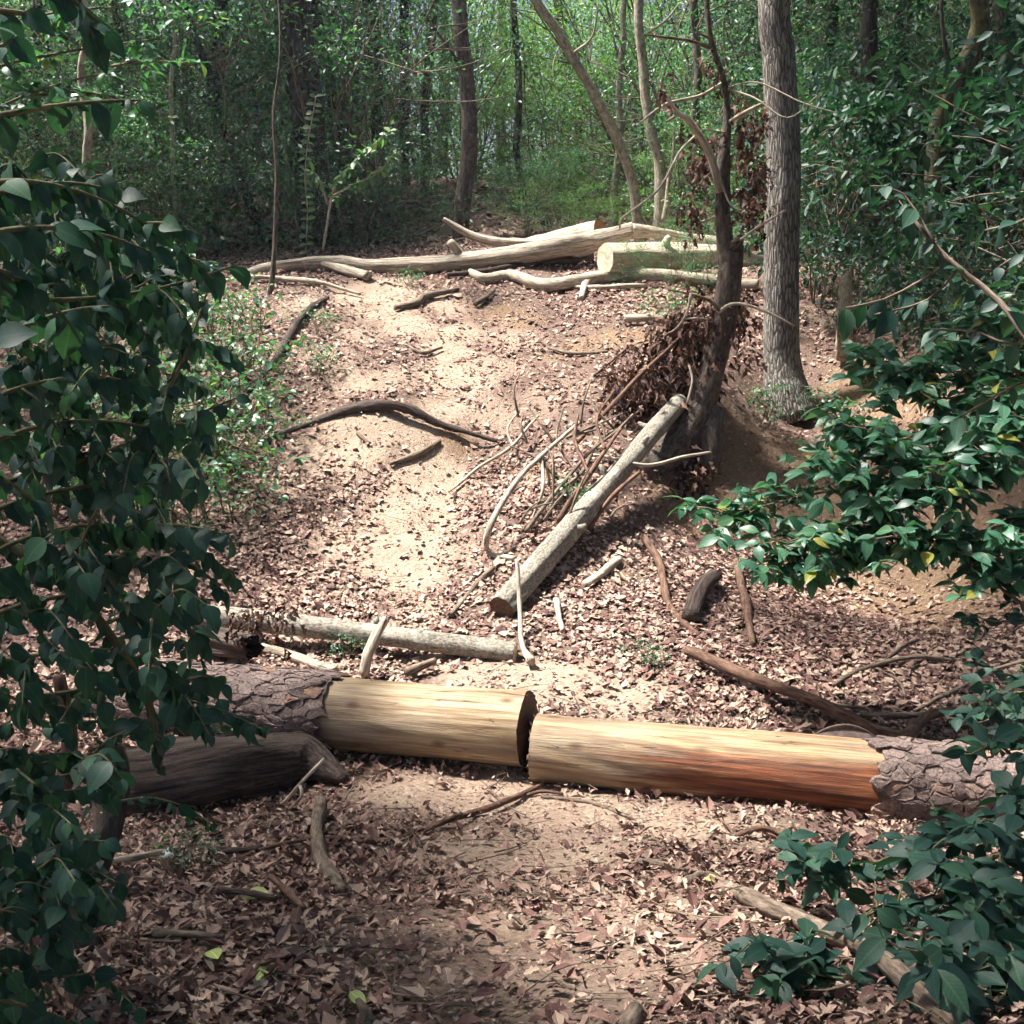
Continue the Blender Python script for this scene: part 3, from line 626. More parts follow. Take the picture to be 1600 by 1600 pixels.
def cut_log(name, label, A, B, r0, r1, barkm, cutm, rough=.06, seed=0, ends='ab', group=None, bend=None, stubs=()):
    A = np.asarray(A); B = np.asarray(B); o = empty(name, onground(*((A + B) / 2)[:2])); tag(o, label, 'log', group)
    V, Fq, tc, m_, sg = log_surface(A, B, r0, r1, 0, np.linalg.norm(B - A), 28, .05, rough, seed); ax = (B - A) / np.linalg.norm(B - A)
    if bend is not None:
        t = np.repeat(np.linspace(0, 1, m_), sg); V = V + np.outer(np.sin(t * math.pi), bend)
    mb = MB(); mb.add(V, [Fq], tc); mb.build('bark', M[barkm], o)
    for sp_, an_, ln_ in stubs:                                     # stubs of lopped side branches
        kk = int(sp_ * (m_ - 1)) * sg + an_ % sg; p0 = V[kk]; cc = V[int(sp_ * (m_ - 1)) * sg:int(sp_ * (m_ - 1)) * sg + sg].mean(0); dd = (p0 - cc) / np.linalg.norm(p0 - cc)
        mb = MB(); tube(mb, [p0 - dd * .02, p0 + dd * ln_ * .5 + ax * .01, p0 + dd * ln_ + ax * .03], [r0 * .34, r0 * .26, r0 * .2], 8, .015, .3, 0); mb.build('branch_stub', M[barkm], o)
    if 'a' in ends: mb = MB(); disc(mb, V, 0, sg, -ax, .003); mb.build('cut_end', M[cutm], o)
    if 'b' in ends: mb = MB(); disc(mb, V, (m_ - 1) * sg, sg, ax, .003); mb.build('cut_end', M[cutm], o)
    return o
# thin grey log behind the big one, leaning grey log, dark weathered log in front
cut_log('grey_log', 'slim pale grey lichen-covered log lying behind the big pine log', G(285, 958, .05), G(805, 1019, .05), .066, .060, 'bark_lichen', 'cut_pale', .22, 3, bend=(0, -.03, .02), stubs=((.35, 2, .04), (.6, 26, .03)))
A_ = G(783, 950, .07); B_ = W(1062, 628, 9.15)
cut_log('grey_log', 'grey lichen-spotted log leaning up the bank beside the dead tree', A_, B_, .088, .074, 'bark_lichen', 'cut_dark', .24, 7, bend=(.05, .03, .05), stubs=((.3, 6, .05), (.52, 25, .07), (.7, 3, .05), (.82, 22, .09)))
stick('weathered_log', 'dark weathered split log under the left piece of the pine log', 'log', [(180, 1228), (280, 1212), (380, 1196), (480, 1192), (545, 1222)], [40, 42, 38, 30, 6], 'wood_dark', 14, .35)
stick('broken_stick', 'upright split grey stick propped against the slim grey log', 'stick', [(566, 1052), (576, 1018, 6.0), (603, 968, 6.15)], [11, 10, 6], 'wood_weathered', 8, .3)
mb = MB(); hp = W(395, 1010, 6.0); hq = W(330, 1000, 6.35); V, Fq, tc, m_, sg = log_surface(hq, hp, .085, .062, 0, np.linalg.norm(hp - hq), 24, .03, .5, 2, 0, .05); mb.add(V, [Fq], tc)
V2, Fq2, tc2, _, _ = log_surface(hq, hp, .062, .046, .02, np.linalg.norm(hp - hq) + .005, 24, .03, .5, 2, 0, .05); mb.add(V2, [Fq2[:, ::-1]], tc2)
tag(mb.build('hollow_log', M['wood_dark']), 'short dark hollow log with an open black end behind the pine log', 'log')
stick('small_log', 'thin tan bark-less branch between the hollow log and pine log', 'branch', [(405, 1012), (460, 1026), (525, 1048)], [9, 9, 8], 'wood_weathered', 9, .15)
# logs along the crest of the slope
stick('weathered_log', 'long bleached crooked log lying along the top of the slope', 'log',
      [(360, 433), (430, 417), (520, 411), (600, 416), (700, 412), (760, 404, 13.05), (850, 390, 13.15), (930, 377, 13.25), (990, 361, 13.3)], [4, 8, 10, 11, 12, 13, 14, 14, 12], 'wood_weathered', 16, .28,
      sub=[([(722, 404, 13.0), (712, 388, 12.95), (703, 378, 12.9)], [8, 6, 5]), ([(575, 432), (545, 424), (505, 411, 12.9)], [7, 7, 4]), ([(985, 362, 13.3), (1040, 366, 13.4), (1120, 378, 13.4), (1185, 386, 13.4)], [11, 8, 7, 5])])
stick('bare_branch', 'curved bleached branch rising behind the long crest log', 'branch', [(693, 343, 13.5), (735, 366, 13.5), (780, 377, 13.5), (835, 381, 13.45), (900, 376, 13.5)], [4, 6, 7, 7, 5], 'wood_weathered', 8, .2)
cut_log('sawn_log', 'orange sawn log with a round cut end behind the crest log', W(800, 392, 14.6), W(938, 363, 13.9), .10, .155, 'wood_cream', 'cut_orange', .25, 4)
cut_log('sawn_log', 'fat pale barkless sawn log lying at the right of the crest', W(946, 404, 12.6), W(1225, 416, 13.9), .165, .20, 'wood_cream', 'cut_pale', .14, 9, bend=(0, 0, .04), stubs=((.3, 2, .1), (.62, 26, .12)))
stick('crooked_branch', 'pale crooked branch in front of the fat sawn log on the crest', 'branch', [(735, 424), (760, 434), (800, 431), (850, 446), (900, 441), (960, 432), (1060, 434), (1185, 447)], [6, 8, 8, 9, 9, 9, 9, 8], 'twig_pale', 10, .2,
      sub=[([(918, 440), (912, 452), (908, 467)], [6, 5, 4]), ([(850, 446), (930, 449), (1010, 446)], [3, 4, 3])])
stick('dark_stick', 'thin dark branch lying under the long crest log', 'branch', [(700, 430), (760, 424), (850, 409), (925, 401)], [4, 5, 6, 8], 'wood_dark', 7, .2)
cut_log('sawn_log', 'reddish sawn log end at the right edge among the shrubs', W(1572, 432, 11.9), W(1700, 425, 12.2), .11, .12, 'wood_weathered', 'cut_orange', .1, 6)
stick('exposed_root', 'long arched tree root crossing the bare ledge on the slope', 'root', [(412, 684), (470, 660), (530, 641), (585, 632), (640, 645), (700, 668), (775, 687)], [4, 6, 7, 8, 7, 5, 3], 'wood_dark', 10, .35, wob=.07, lift=1.3)
stick('exposed_root', 'short root on the ledge below the long arched root', 'root', [(608, 727), (650, 711), (686, 690)], [3, 6, 4], 'twig', 7, .2, .02)
stick('exposed_root', 'wavy root at the head of the path below the crest log', 'root', [(618, 481), (650, 473), (665, 463), (715, 455)], [4, 5, 5, 4], 'twig', 7, .2, .02)
stick('exposed_root', 'small v-shaped root in the middle of the sandy path', 'root', [(632, 538), (660, 553), (690, 545)], [2, 3.5, 2], 'twig', 6, .2)
stick('fallen_branch', 'long peeled curved branch behind the right piece of the log', 'branch', [(1073, 1022), (1130, 1040), (1220, 1080), (1310, 1112), (1370, 1136), (1412, 1144), (1450, 1120), (1500, 1115)], [8, 9, 9, 9, 8, 8, 7, 6], 'twig_brown', 10, .12, .03, lift=2.2)
stick('fallen_branch', 'knotted grey branch running diagonally into the bottom right corner', 'branch', [(1000, 1350), (1075, 1352), (1110, 1362), (1170, 1400), (1250, 1436), (1330, 1482), (1420, 1546), (1500, 1605)], [6, 7, 11, 11, 12, 13, 14, 15], 'twig', 10, .3, .04, sub=[([(1070, 1372), (1095, 1362), (1120, 1366)], [6, 7, 6])])
S_ = [('arched pale twig on bare soil below the stained wood', [(1148, 1308), (1195, 1296), (1250, 1315), (1288, 1352)], [4, 5, 5, 4], 'twig_brown'),
 ('short thin twig lying just below the saw cut on bare soil', [(848, 1240), (920, 1250), (986, 1277)], [3, 3, 2], 'twig'),
 ('stubby bark-covered stick standing in litter under the weathered log', [(500, 1250), (503, 1320), (528, 1388)], [9, 10, 10], 'twig'),
 ('thin grey stick touching the small white ball', [(172, 1353), (220, 1344), (275, 1332)], [4, 4.5, 4], 'twig_pale'),
 ('bent stick lying on litter right of the leaning grey log', [(1006, 838), (1030, 880), (1045, 940), (1090, 990)], [6, 6, 5, 4], 'twig_brown'),
 ('short peeled stick just right of the leaning log foot', [(912, 910), (968, 870)], [6, 6], 'twig_pale'),
 ('rotten dark chunk of branch standing on the litter of the bank', [(1078, 962), (1090, 930), (1118, 900)], [13, 12, 10], 'wood_dark'),
 ('short upright twig in litter between leaning log and bent stick', [(868, 938), (884, 990)], [5, 4], 'twig_pale'),
 ('reddish stick lying down the bank below the yellow leaves', [(1152, 880), (1165, 950), (1178, 1012)], [5, 7, 5], 'twig_brown'),
 ('curved dark stick left of the leaning log foot', [(705, 958), (740, 915), (770, 890)], [5, 5, 4], 'twig'),
 ('thin pale twig hanging across the leaning log foot', [(806, 872, 6.65), (811, 950, 6.5), (817, 1010), (830, 1035)], [3, 3.5, 4, 7], 'twig_pale'),
 ('thin twig on litter left of the sandy path', [(408, 748), (425, 775), (447, 805)], [3, 3, 2], 'twig'),
 ('long dark branch lying down the slope left of the path', [(510, 465), (470, 500), (432, 560), (385, 612)], [4, 6, 6, 5], 'wood_dark'),
 ('thin pale branch lying in front of the crest log left end', [(345, 441), (420, 435), (480, 440), (560, 462)], [3, 4, 4, 2], 'twig_pale'),
 ('thin curved twig on the litter below the sandy patch', [(500, 914), (555, 918), (608, 911)], [2.5, 3.5, 2], 'twig'),
 ('short dark stick poking from soil behind the pine log', [(638, 1054), (680, 1036)], [7, 6], 'twig'),
 ('dark mossy stick on the litter below the ball', [(330, 1325), (400, 1332)], [6, 5], 'wood_dark'),
 ('reddish bent twig in litter at lower left', [(418, 1378), (440, 1400), (470, 1425)], [4, 5, 4], 'twig_brown'),
 ('dark stick lying in litter near the pale yellow-green leaf', [(340, 1398), (380, 1402), (430, 1416)], [5, 5, 4], 'wood_dark'),
 ('grey stick half buried in litter at lower left', [(250, 1462), (300, 1465), (350, 1470)], [6, 5, 4], 'twig'),
 ('short stick cut by the bottom edge left of centre', [(556, 1572), (575, 1600)], [7, 8], 'twig'),
 ('dark stick lying on litter near the left slope bushes', [(560, 672), (580, 690)], [3, 3], 'twig'),
 ('thin stick on the sunny litter below the clay patch', [(855, 545), (900, 553), (950, 547)], [2, 3, 2], 'twig'),
 ('short root end sticking out of the yellow clay lip', [(975, 500), (1010, 498), (1040, 499)], [6, 6, 5], 'wood_weathered'),
 ('small log end standing in the bottom edge litter right of centre', [(985, 1600), (1000, 1570)], [13, 12], 'twig'),
 ('dark grey stick left of the leaning log on the slope', [(742, 476), (760, 466), (775, 454)], [4, 4, 3], 'twig'),
 ('lone stick lying across the litter beside the dead leaves heap', [(930, 585), (985, 540)], [2.5, 2], 'twig_brown')]
for lab, pp, r, mt in S_: stick('stick', lab, 'stick', pp, r, mt, 7, .2, .015, lift=1.2)
stick('long_twig', 'very long thin twig lying from the saw cut to the left litter', 'twig', [(215, 1402), (330, 1352), (420, 1326), (520, 1310), (620, 1305), (690, 1283), (760, 1262), (848, 1222)], [2, 3, 3, 4, 4, 5, 5, 4], 'twig_brown', 7, .2, .01,
      sub=[([(640, 1316), (690, 1290), (720, 1277)], [2, 3, 4]), ([(810, 1245), (848, 1235), (880, 1240)], [2, 3, 2])], lift=1.5)
stick('forked_twig', 'white forked twig leaning against the dark weathered log', 'twig', [(442, 1256), (470, 1224, 4.45), (506, 1188, 4.5)], [2.5, 3, 3], 'twig_pale', 6, .1, 0, sub=[([(470, 1224, 4.45), (474, 1240, 4.4), (450, 1262)], [3, 2.5, 2])])
# brush around the leaning log: each forked dead branch is a thing
brush = [('arching dead branch left of the leaning log', [(805, 878), (762, 862), (765, 820, 7.5), (795, 765, 7.8), (850, 710, 8.2), (905, 662, 8.6)], [5, 5, 5, 4.5, 4, 3], [([(845, 715, 8.15), (850, 760, 7.9), (828, 810)], [3, 3, 2]), ([(850, 710, 8.2), (860, 735, 8.1), (858, 755)], [3, 2.5, 2])], 'twig_pale'),
 ('straight dead branch crossing over the leaning log', [(878, 818), (920, 740, 7.9), (968, 668, 8.4)], [5, 5, 3], [([(920, 740, 7.9), (900, 690, 8.2), (905, 650, 8.4)], [3, 2.5, 2]), ([(945, 700, 8.1), (930, 650, 8.4), (960, 610, 8.7)], [3, 2, 1.5])], 'twig_brown'),
 ('thin pale branch hanging below the dead tree foot', [(930, 714, 8.2), (1000, 722, 8.2), (1060, 717, 8.4), (1110, 710, 8.6)], [2, 3, 3, 2], [], 'twig_pale'),
 ('second thin branch running behind the leaning log', [(850, 782), (900, 740, 8.2), (940, 690, 8.6), (1000, 640, 9.0)], [3, 3.5, 3, 2], [([(900, 740, 8.2), (870, 690, 8.5), (880, 640, 8.8)], [2.5, 2, 1.5])], 'twig'),
 ('thin red-brown branch under the leaning log', [(915, 830), (960, 775, 7.8), (1000, 740, 8.1)], [4, 4, 3], [([(960, 775, 7.8), (975, 800, 7.7), (972, 822)], [3, 2.5, 2])], 'twig_brown'),
 ('bare twiggy branch on the slope left of the brush', [(700, 770), (745, 735), (800, 700, 8.9), (840, 650, 9.3)], [2, 3, 3, 2], [([(800, 700, 8.9), (790, 670, 9.1), (810, 640, 9.3)], [2.5, 2, 1.5])], 'twig_pale'),
 ('dead branch slanting through the brown hanging leaves', [(905, 690, 8.6), (990, 600, 9.0), (1060, 530, 9.3)], [4, 4, 3], [], 'twig_brown')]
_sub = []
for k in range(16):
    x_, y_ = random.uniform(800, 985), random.uniform(640, 830); an = random.uniform(.2, 2.9); l_ = random.uniform(40, 110); Yq = 8.9 - (y_ - 640) / 190 * 1.5
    _sub.append(([(x_, y_, Yq), (x_ + math.cos(an) * l_ * .5 + random.uniform(-10, 10), y_ - math.sin(an) * l_ * .5, Yq + .05), (x_ + math.cos(an) * l_, y_ - math.sin(an) * l_ * .9, Yq + .2)], [2.4, 1.8, 1.0]))
brush.append(('tangle of thin dead twigs left of the leaning log', [(820, 835), (870, 770, 7.9), (930, 700, 8.4), (985, 650, 8.8)], [4, 3.5, 3, 2], _sub, 'twig'))
for lab, pp, r, sub, mt in brush: stick('dead_branch', lab, 'branch', pp, r, mt, 6, .1, .03, sub, 'dead branches around the leaning log', root=True)
brush = [('forked pale twig on the right bank litter', [(1305, 1072), (1345, 1050), (1410, 1035), (1490, 1032)], [3, 4, 4, 3], [([(1365, 1045), (1400, 1015), (1430, 1000)], [3, 3, 2]), ([(1370, 1042), (1400, 1062), (1412, 1095)], [3, 2.5, 2])]),
 ('curved dark twig on the right bank by the shrubs', [(1430, 1110), (1470, 1085), (1510, 1060), (1520, 1020)], [3, 4, 4, 3], [([(1470, 1085), (1490, 1100), (1500, 1112)], [3, 2, 2])]),
 ('thin twig sloping up towards the yellow leaves', [(1420, 1040), (1480, 1010), (1530, 990)], [2, 3, 2], []),
 ('grey twig parallel to the peeled branch', [(1180, 1095), (1260, 1100), (1300, 1125), (1320, 1140)], [3, 4, 4, 3], [([(1230, 1098), (1290, 1108), (1350, 1113)], [2, 3, 2])]),
 ('thin grey stick running along behind the peeled branch', [(1350, 1115), (1430, 1117), (1530, 1115), (1600, 1145)], [4, 5, 5, 5], [])]
for lab, pp, r, sub in brush: stick('dead_twig', lab, 'twig', pp, r, 'twig', 6, .15, .03, sub, 'dead twigs on the right bank', 1.6, root=True)
# small white ball
mb = MB(); cb = G(262, 1336, .045); nb = 16
for a in range(nb + 1):
    for b in range(2 * nb):
        t, p = math.pi * a / nb, math.pi * b / nb; rr = .0213 - .0006 * (math.sin(b * 2.2) * math.sin(a * 2.2)); mb_v = None
        mb.V.append(np.array([[cb[0] + rr * math.sin(t) * math.cos(p), cb[1] + rr * math.sin(t) * math.sin(p), cb[2] + rr * math.cos(t)]]))
VV = np.vstack(mb.V); mb = MB(); Fq = [[a * 2 * nb + b, (a + 1) * 2 * nb + b, (a + 1) * 2 * nb + (b + 1) % (2 * nb), a * 2 * nb + (b + 1) % (2 * nb)] for a in range(nb) for b in range(2 * nb)]
mb.add(VV, [np.array(Fq)]); tag(mb.build('small_ball', M['white']), 'small white ball lying in the dark litter at lower left', 'ball')

# ------------------------------------------------------------------ foliage prototypes
def foliage_clumps(mbl, centres, n_each, spread, size, tm=SIMPLE, droop=.3, flat=.5, wid=1.0, rshift=0.0):
    for c in centres:
        k = max(6, int(n_each * random.uniform(.6, 1.4))); o = rng.normal(size=(k, 3)) * np.array([spread, spread, spread * flat])
        P = c + o; D = o / (spread + 1e-6) + rdir(k) * .8; D[:, 2] -= droop; U = np.array([0, 0, 1.0]) + rdir(k) * .75
        S = size * rng.uniform(.6, 1.25, k); leaves(mbl, P, D, U, S, tm, np.clip(rng.random(k) * .9 + rshift * random.random(), 0, .999), wid)
class Proto: pass
def make_bush(h, w_, nstem, nclump, nleaf, size, tm=SIMPLE, spread=.16, flat=.5, base=.15, wid=1.0, twig=.004):
    p = Proto(); ms = MB(); ml = MB(); stems = []
    for k in range(nstem):
        a = random.uniform(0, 6.28); l_ = random.uniform(.2, 1) * w_ * .5; hh = h * random.uniform(.7, 1.0)
        pts = [np.array([math.cos(a) * .08, math.sin(a) * .08, -.1])]
        for t in (.3, .6, 1): pts.append(np.array([math.cos(a) * l_ * t ** 1.3 + random.uniform(-.08, .08) * h, math.sin(a) * l_ * t ** 1.3 + random.uniform(-.08, .08) * h, hh * t]))
        Q, T = tube(ms, pts, [.004 * h + .005, .0012 * h + .001], 5, .25, 0, .12); stems.append(Q)
    allq = np.vstack(stems); cs = []
    for k in range(nclump):
        t = random.uniform(base, 1); a = random.uniform(0, 6.28); r = w_ * .5 * math.sqrt(random.random()) * (.55 + .6 * math.sin(min(1, t * 1.1) * math.pi * .85))
        c = np.array([math.cos(a) * r, math.sin(a) * r, h * t]); cs.append(c)
        d = np.linalg.norm(allq - c - np.array([0, 0, -.2 * h]), axis=1); q = allq[np.argmin(d)]
        tube(ms, [q, (q + c) / 2 + rdir(1)[0] * .06, c], [twig * 1.5, twig * .6], 4, .3, 0, .03, False)
    foliage_clumps(ml, cs, nleaf, spread, size, tm, .25, flat, wid)
    p.stems = ms; p.leaves = ml; return p
def make_crown(rx, rz, nclump, nleaf, size, spread):
    ml = MB(); cs = []
    for k in range(nclump):
        v = rdir(1)[0] * (random.random() ** .45); cs.append(v * np.array([rx, rx, rz]))
    foliage_clumps(ml, cs, nleaf, spread, size, SIMPLE, .3, .45); return ml
leafm = {}
def bush_objs(protos, leafmat, stemmat):
    out = []
    for p in protos: out.append((p.stems.mesh('stem', M[stemmat]), p.leaves.mesh('foliage', M[leafmat])))
    return out
small = [make_bush(3.0, 2.9, 5, 78, 64, .062, spread=.15, base=.03) for _ in range(4)]
P_small = bush_objs(small, 'leaf_back', 'twig')
P_lime_sunlit = [(a, b.copy()) for a, b in P_small[:2]]
for _, b in P_lime_sunlit: b.materials.clear(); b.materials.append(M['leaf_lime_sunlit'])
P_dark = [(a, b.copy()) for a, b in P_small[2:]]
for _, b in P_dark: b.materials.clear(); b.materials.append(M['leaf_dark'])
P_twiggy = bush_objs([make_bush(3.2, 3.6, 8, 66, 34, .058, spread=.19, twig=.006, base=.03) for _ in range(2)], 'leaf_back', 'twig')
P_laurel = bush_objs([make_bush(1.5, 1.8, 7, 40, 26, .085, spread=.13, wid=.95) for _ in range(3)], 'leaf_dark', 'twig')
P_fern = bush_objs([make_bush(.8, 1.0, 6, 16, 16, .055, OVAL, spread=.11, flat=.3) for _ in range(3)], 'leaf_back', 'twig_green')
P_tiny = bush_objs([make_bush(.45, .6, 5, 12, 18, .045, OVAL, spread=.07, flat=.4) for _ in range(2)], 'leaf_back', 'twig_green')
def bush(name, label, group, proto, loc, s=1.0, sz=1.0, cat='bush'):
    o = empty(name, loc); o.rotation_euler = (random.uniform(-.08, .08), random.uniform(-.08, .08), random.uniform(0, 6.28)); o.scale = (s, s, s * sz); tag(o, label, cat, group)
    for me, nm in zip(proto, ('stem', 'foliage')):
        c = bpy.data.objects.new(nm, me); col.objects.link(c); c.parent = o
    return o
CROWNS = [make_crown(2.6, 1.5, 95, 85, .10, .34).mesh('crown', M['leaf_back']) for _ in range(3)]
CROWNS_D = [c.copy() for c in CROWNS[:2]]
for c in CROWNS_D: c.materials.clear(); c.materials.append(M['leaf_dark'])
def crown_at(parent, p, s=1.0, dark=False, sz=1.0):
    c = bpy.data.objects.new('crown', random.choice(CROWNS_D if dark else CROWNS)); col.objects.link(c)
    c.matrix_basis = Matrix.Translation(Vector([float(v) for v in p])) @ Matrix.Rotation(random.uniform(0, 6.28), 4, 'Z') @ Matrix.Diagonal((s, s, s * sz, 1)); adopt(c, parent); return c
def tree(label, pp, r_m, mat, crowns=(), group=None, name='tree', top=None, seg=14, rough=.08, wob=.05, branches=(), dark=False, flare=0.0):
    P = [W(*p) for p in pp]
    P[0] = np.array([P[0][0], P[0][1], float(H(P[0][0], P[0][1])) - .05])
    if top is not None: P.append(np.array(top, float))
    o = empty(name, P[0] + np.array([0, 0, .05])); tag(o, label, 'tree', group)
    r_ = list(r_m); mb = MB()
    tube(mb, P, r_, seg, .12, rough, wob); mb.build('trunk', M[mat], o)
    for b_ in branches:
        mb = MB(); tube(mb, [W(*q) for q in b_[0]], b_[1], 6, .08, .1, .04); mb.build('branch', M[b_[2] if len(b_) > 2 else mat], o)
    for cx, cy, cz, s in crowns:  # crowns mostly above the view, placed and sized for the shade they cast
        if cy > 13.5: s *= .4 if cx > -3 else .95; cz += .6
        crown_at(o, (cx, cy, cz), s, dark)
    return o
# ------------------------------------------------------------------ trees
tree('tall grey ridged tree trunk rising beside the dead tree', [(1238, 668, 10.25), (1232, 620, 10.25), (1224, 560, 10.3), (1221, 400, 10.3), (1224, 250, 10.3), (1219, 100, 10.3), (1215, -50, 10.3)], [.27, .215, .165, .155, .150, .145, .138, .11], 'bark_grey',
     [(4.4, 10.8, 7.2, .9), (5.8, 9.4, 7.0, .9), (5.2, 12.6, 7.8, 1.0), (3.1, 12.9, 7.4, .62), (4.6, 13.4, 8.4, .9)], top=(2.6, 10.4, 8.6), seg=28, rough=.05, wob=.03)
tree('slender dark grey trunk in the leafy hollow beyond the crest', [(722, 385, 15.2), (722, 330, 15.2), (735, 200, 15.2), (729, 120, 15.2), (716, 0, 15.2)], [.13, .11, .105, .10, .095, .07], 'bark_dead', [(-1.9, 15.8, 8.4, .9), (-.6, 17.4, 9.2, .9)], top=(-.9, 15.5, 8.6),
     branches=[([(718, 100, 15.2), (690, 60, 15.1), (660, 20, 15)], [.025, .012]), ([(735, 190, 15.2), (760, 150, 15), (790, 100, 15)], [.02, .01])])
tree('pale slim trunk leaning left behind the sawn logs', [(1002, 352, 14.8), (985, 270, 14.8), (930, 150, 14.7), (850, 20, 14.5), (790, -80, 14.4)], [.075, .065, .06, .05, .04], 'bark_pale', [(1.6, 16.6, 9.0, .8)], top=(-.6, 14.2, 7.6), seg=10,
     branches=[([(895, 85, 14.6), (925, 60, 14.5), (935, 5, 14.4)], [.02, .015, .01]), ([(880, 66, 14.6), (865, 100, 14.5), (868, 140, 14.5)], [.012, .008])])
tree('pale slim upright trunk just left of the dead tree', [(1033, 352, 14.4), (1030, 270, 14.4), (1015, 180, 14.4), (1001, 60, 14.4), (998, -60, 14.4)], [.075, .07, .062, .05, .05], 'bark_pale', [(2.6, 15.6, 8.2, .9)], top=(1.8, 14.4, 7.8), seg=10,
     branches=[([(1035, 345, 14.3), (1048, 270, 14.3), (1052, 200, 14.3)], [.035, .025, .012]), ([(1002, 60, 14.4), (1040, 30, 14.3), (1060, 5, 14.2)], [.02, .01])])
tree('mossy yellowish trunk bending right among dark shrubs', [(1448, 470, 10.6), (1462, 290, 10.6), (1472, 180, 10.6), (1500, 110, 10.5), (1532, 40, 10.4), (1545, -70, 10.3)], [.085, .085, .08, .085, .075, .06], 'bark_moss', [(5.6, 11.6, 6.2, .8), (7.0, 9.0, 6.6, 1.0)], top=(5.2, 10.2, 6.2), dark=True,
     branches=[([(1455, 330, 10.6), (1478, 230, 10.6), (1485, 160, 10.6)], [.03, .025, .02]), ([(1490, 120, 10.5), (1476, 60, 10.4), (1470, 0, 10.4)], [.025, .02, .015], 'bark_dark')])
tree('dark straight trunk between the big grey trunk and mossy trunk', [(1362, 400, 13.2), (1368, 200, 13.2), (1360, 0, 13.2)], [.11, .10, .09, .08], 'bark_dark', [(5.8, 14.4, 7.8, 1.0)], top=(4.3, 13.4, 7.4), dark=True)
tree('dark grey trunk near the right edge of the thicket', [(1578, 420, 11.4), (1575, 250, 11.4), (1572, 60, 11.4), (1566, -40, 11.4)], [.075, .07, .06, .05], 'bark_dead', [(6.8, 12.6, 7.4, .9)], top=(5.1, 11.2, 6.6), dark=True)
tree('thick dark trunk wrapped in vines in the left thicket', [(500, 398, 14.7), (488, 250, 14.7), (470, 100, 14.7), (456, -20, 14.7)], [.27, .22, .20, .19, .14], 'bark_dark', [(-4.6, 18.4, 9.0, 1.2), (-3.0, 19.4, 9.6, 1.0), (-5.6, 16.0, 8.6, 1.0)], top=(-3.2, 14.8, 8.2), seg=18)
tree('dark trunk leaning across behind the vine-wrapped trunk', [(555, 360, 18.6), (530, 210, 18.5), (500, 60, 18.4), (480, -40, 18.4)], [.1, .09, .08, .06], 'bark_dark', [(-3.2, 20.4, 8.4, .9)], top=(-3.8, 18.6, 8.2))
tree('reddish dark trunk left of the hollow in the thicket', [(592, 350, 20.5), (588, 150, 20.5), (578, -10, 20.5)], [.12, .11, .1, .08], 'bark_dark', [(-3.6, 22.6, 10.2, 1.1)], top=(-2.7, 20.6, 9.6))
tree('thin black trunk just left of the grey hollow trunk', [(634, 340, 21.5), (632, 120, 21.5), (630, -20, 21.5)], [.09, .085, .08, .06], 'bark_dark', [(-2.2, 23.6, 10.6, 1.0)], top=(-2.1, 21.8, 9.8))
tree('thin pale sapling stem in the far left thicket', [(272, 372, 13.8), (270, 240, 13.8), (268, 130, 13.8), (272, 40, 13.8)], [.035, .03, .025, .02], 'bark_pale', [(-4.4, 14.6, 6.6, .6)], top=(-4.3, 13.8, 6.0), seg=8, name='sapling')
tree('slim grey sapling standing at the left end of the crest log', [(422, 462, 12.0), (427, 400, 12.0), (432, 280, 12.0), (428, 180, 12.0), (440, 60, 12.0)], [.032, .025, .018, .014, .010], 'bark_dead', [(-2.4, 12.6, 6.6, .16)], top=(-2.5, 12.2, 5.8), seg=8, name='sapling')
tree('crooked pale stem among bushes at the left', [(132, 330, 11.8), (138, 260, 11.8), (142, 205, 11.8), (128, 120, 11.8), (135, 20, 11.8)], [.05, .045, .04, .03, .02], 'bark_pale', [(-6.9, 12.9, 6.4, .6)], top=(-4.6, 11.8, 5.8), seg=9)
tree('dark leaning stem in the middle of the left thicket', [(412, 345, 15.4), (365, 240, 15.3), (340, 180, 15.2), (318, 90, 15.2)], [.06, .05, .05, .03], 'bark_dark', [(-5.2, 15.8, 7.6, .9)], top=(-4.6, 15.2, 6.8))
tree('far thin straight trunk in the bright gap at the top', [(782, 320, 29), (783, 80, 29), (784, -30, 29)], [.14, .12, .10, .08], 'bark_pale', [(-.9, 33, 13.2, 1.0)], top=(-.2, 29.4, 13))
tree('far brown trunk at the left of the bright gap', [(690, 320, 27), (694, 120, 27), (690, -30, 27)], [.14, .12, .10, .08], 'bark_dead', [(-4.0, 29, 11.5, 1.2)], top=(-1.8, 27.4, 12))
tree('far dark trunk at the right of the bright gap', [(905, 330, 25), (900, 150, 25), (868, -30, 25)], [.11, .10, .09, .08], 'bark_dark', [(3.6, 27, 11.0, 1.1)], top=(1.4, 25.4, 11))
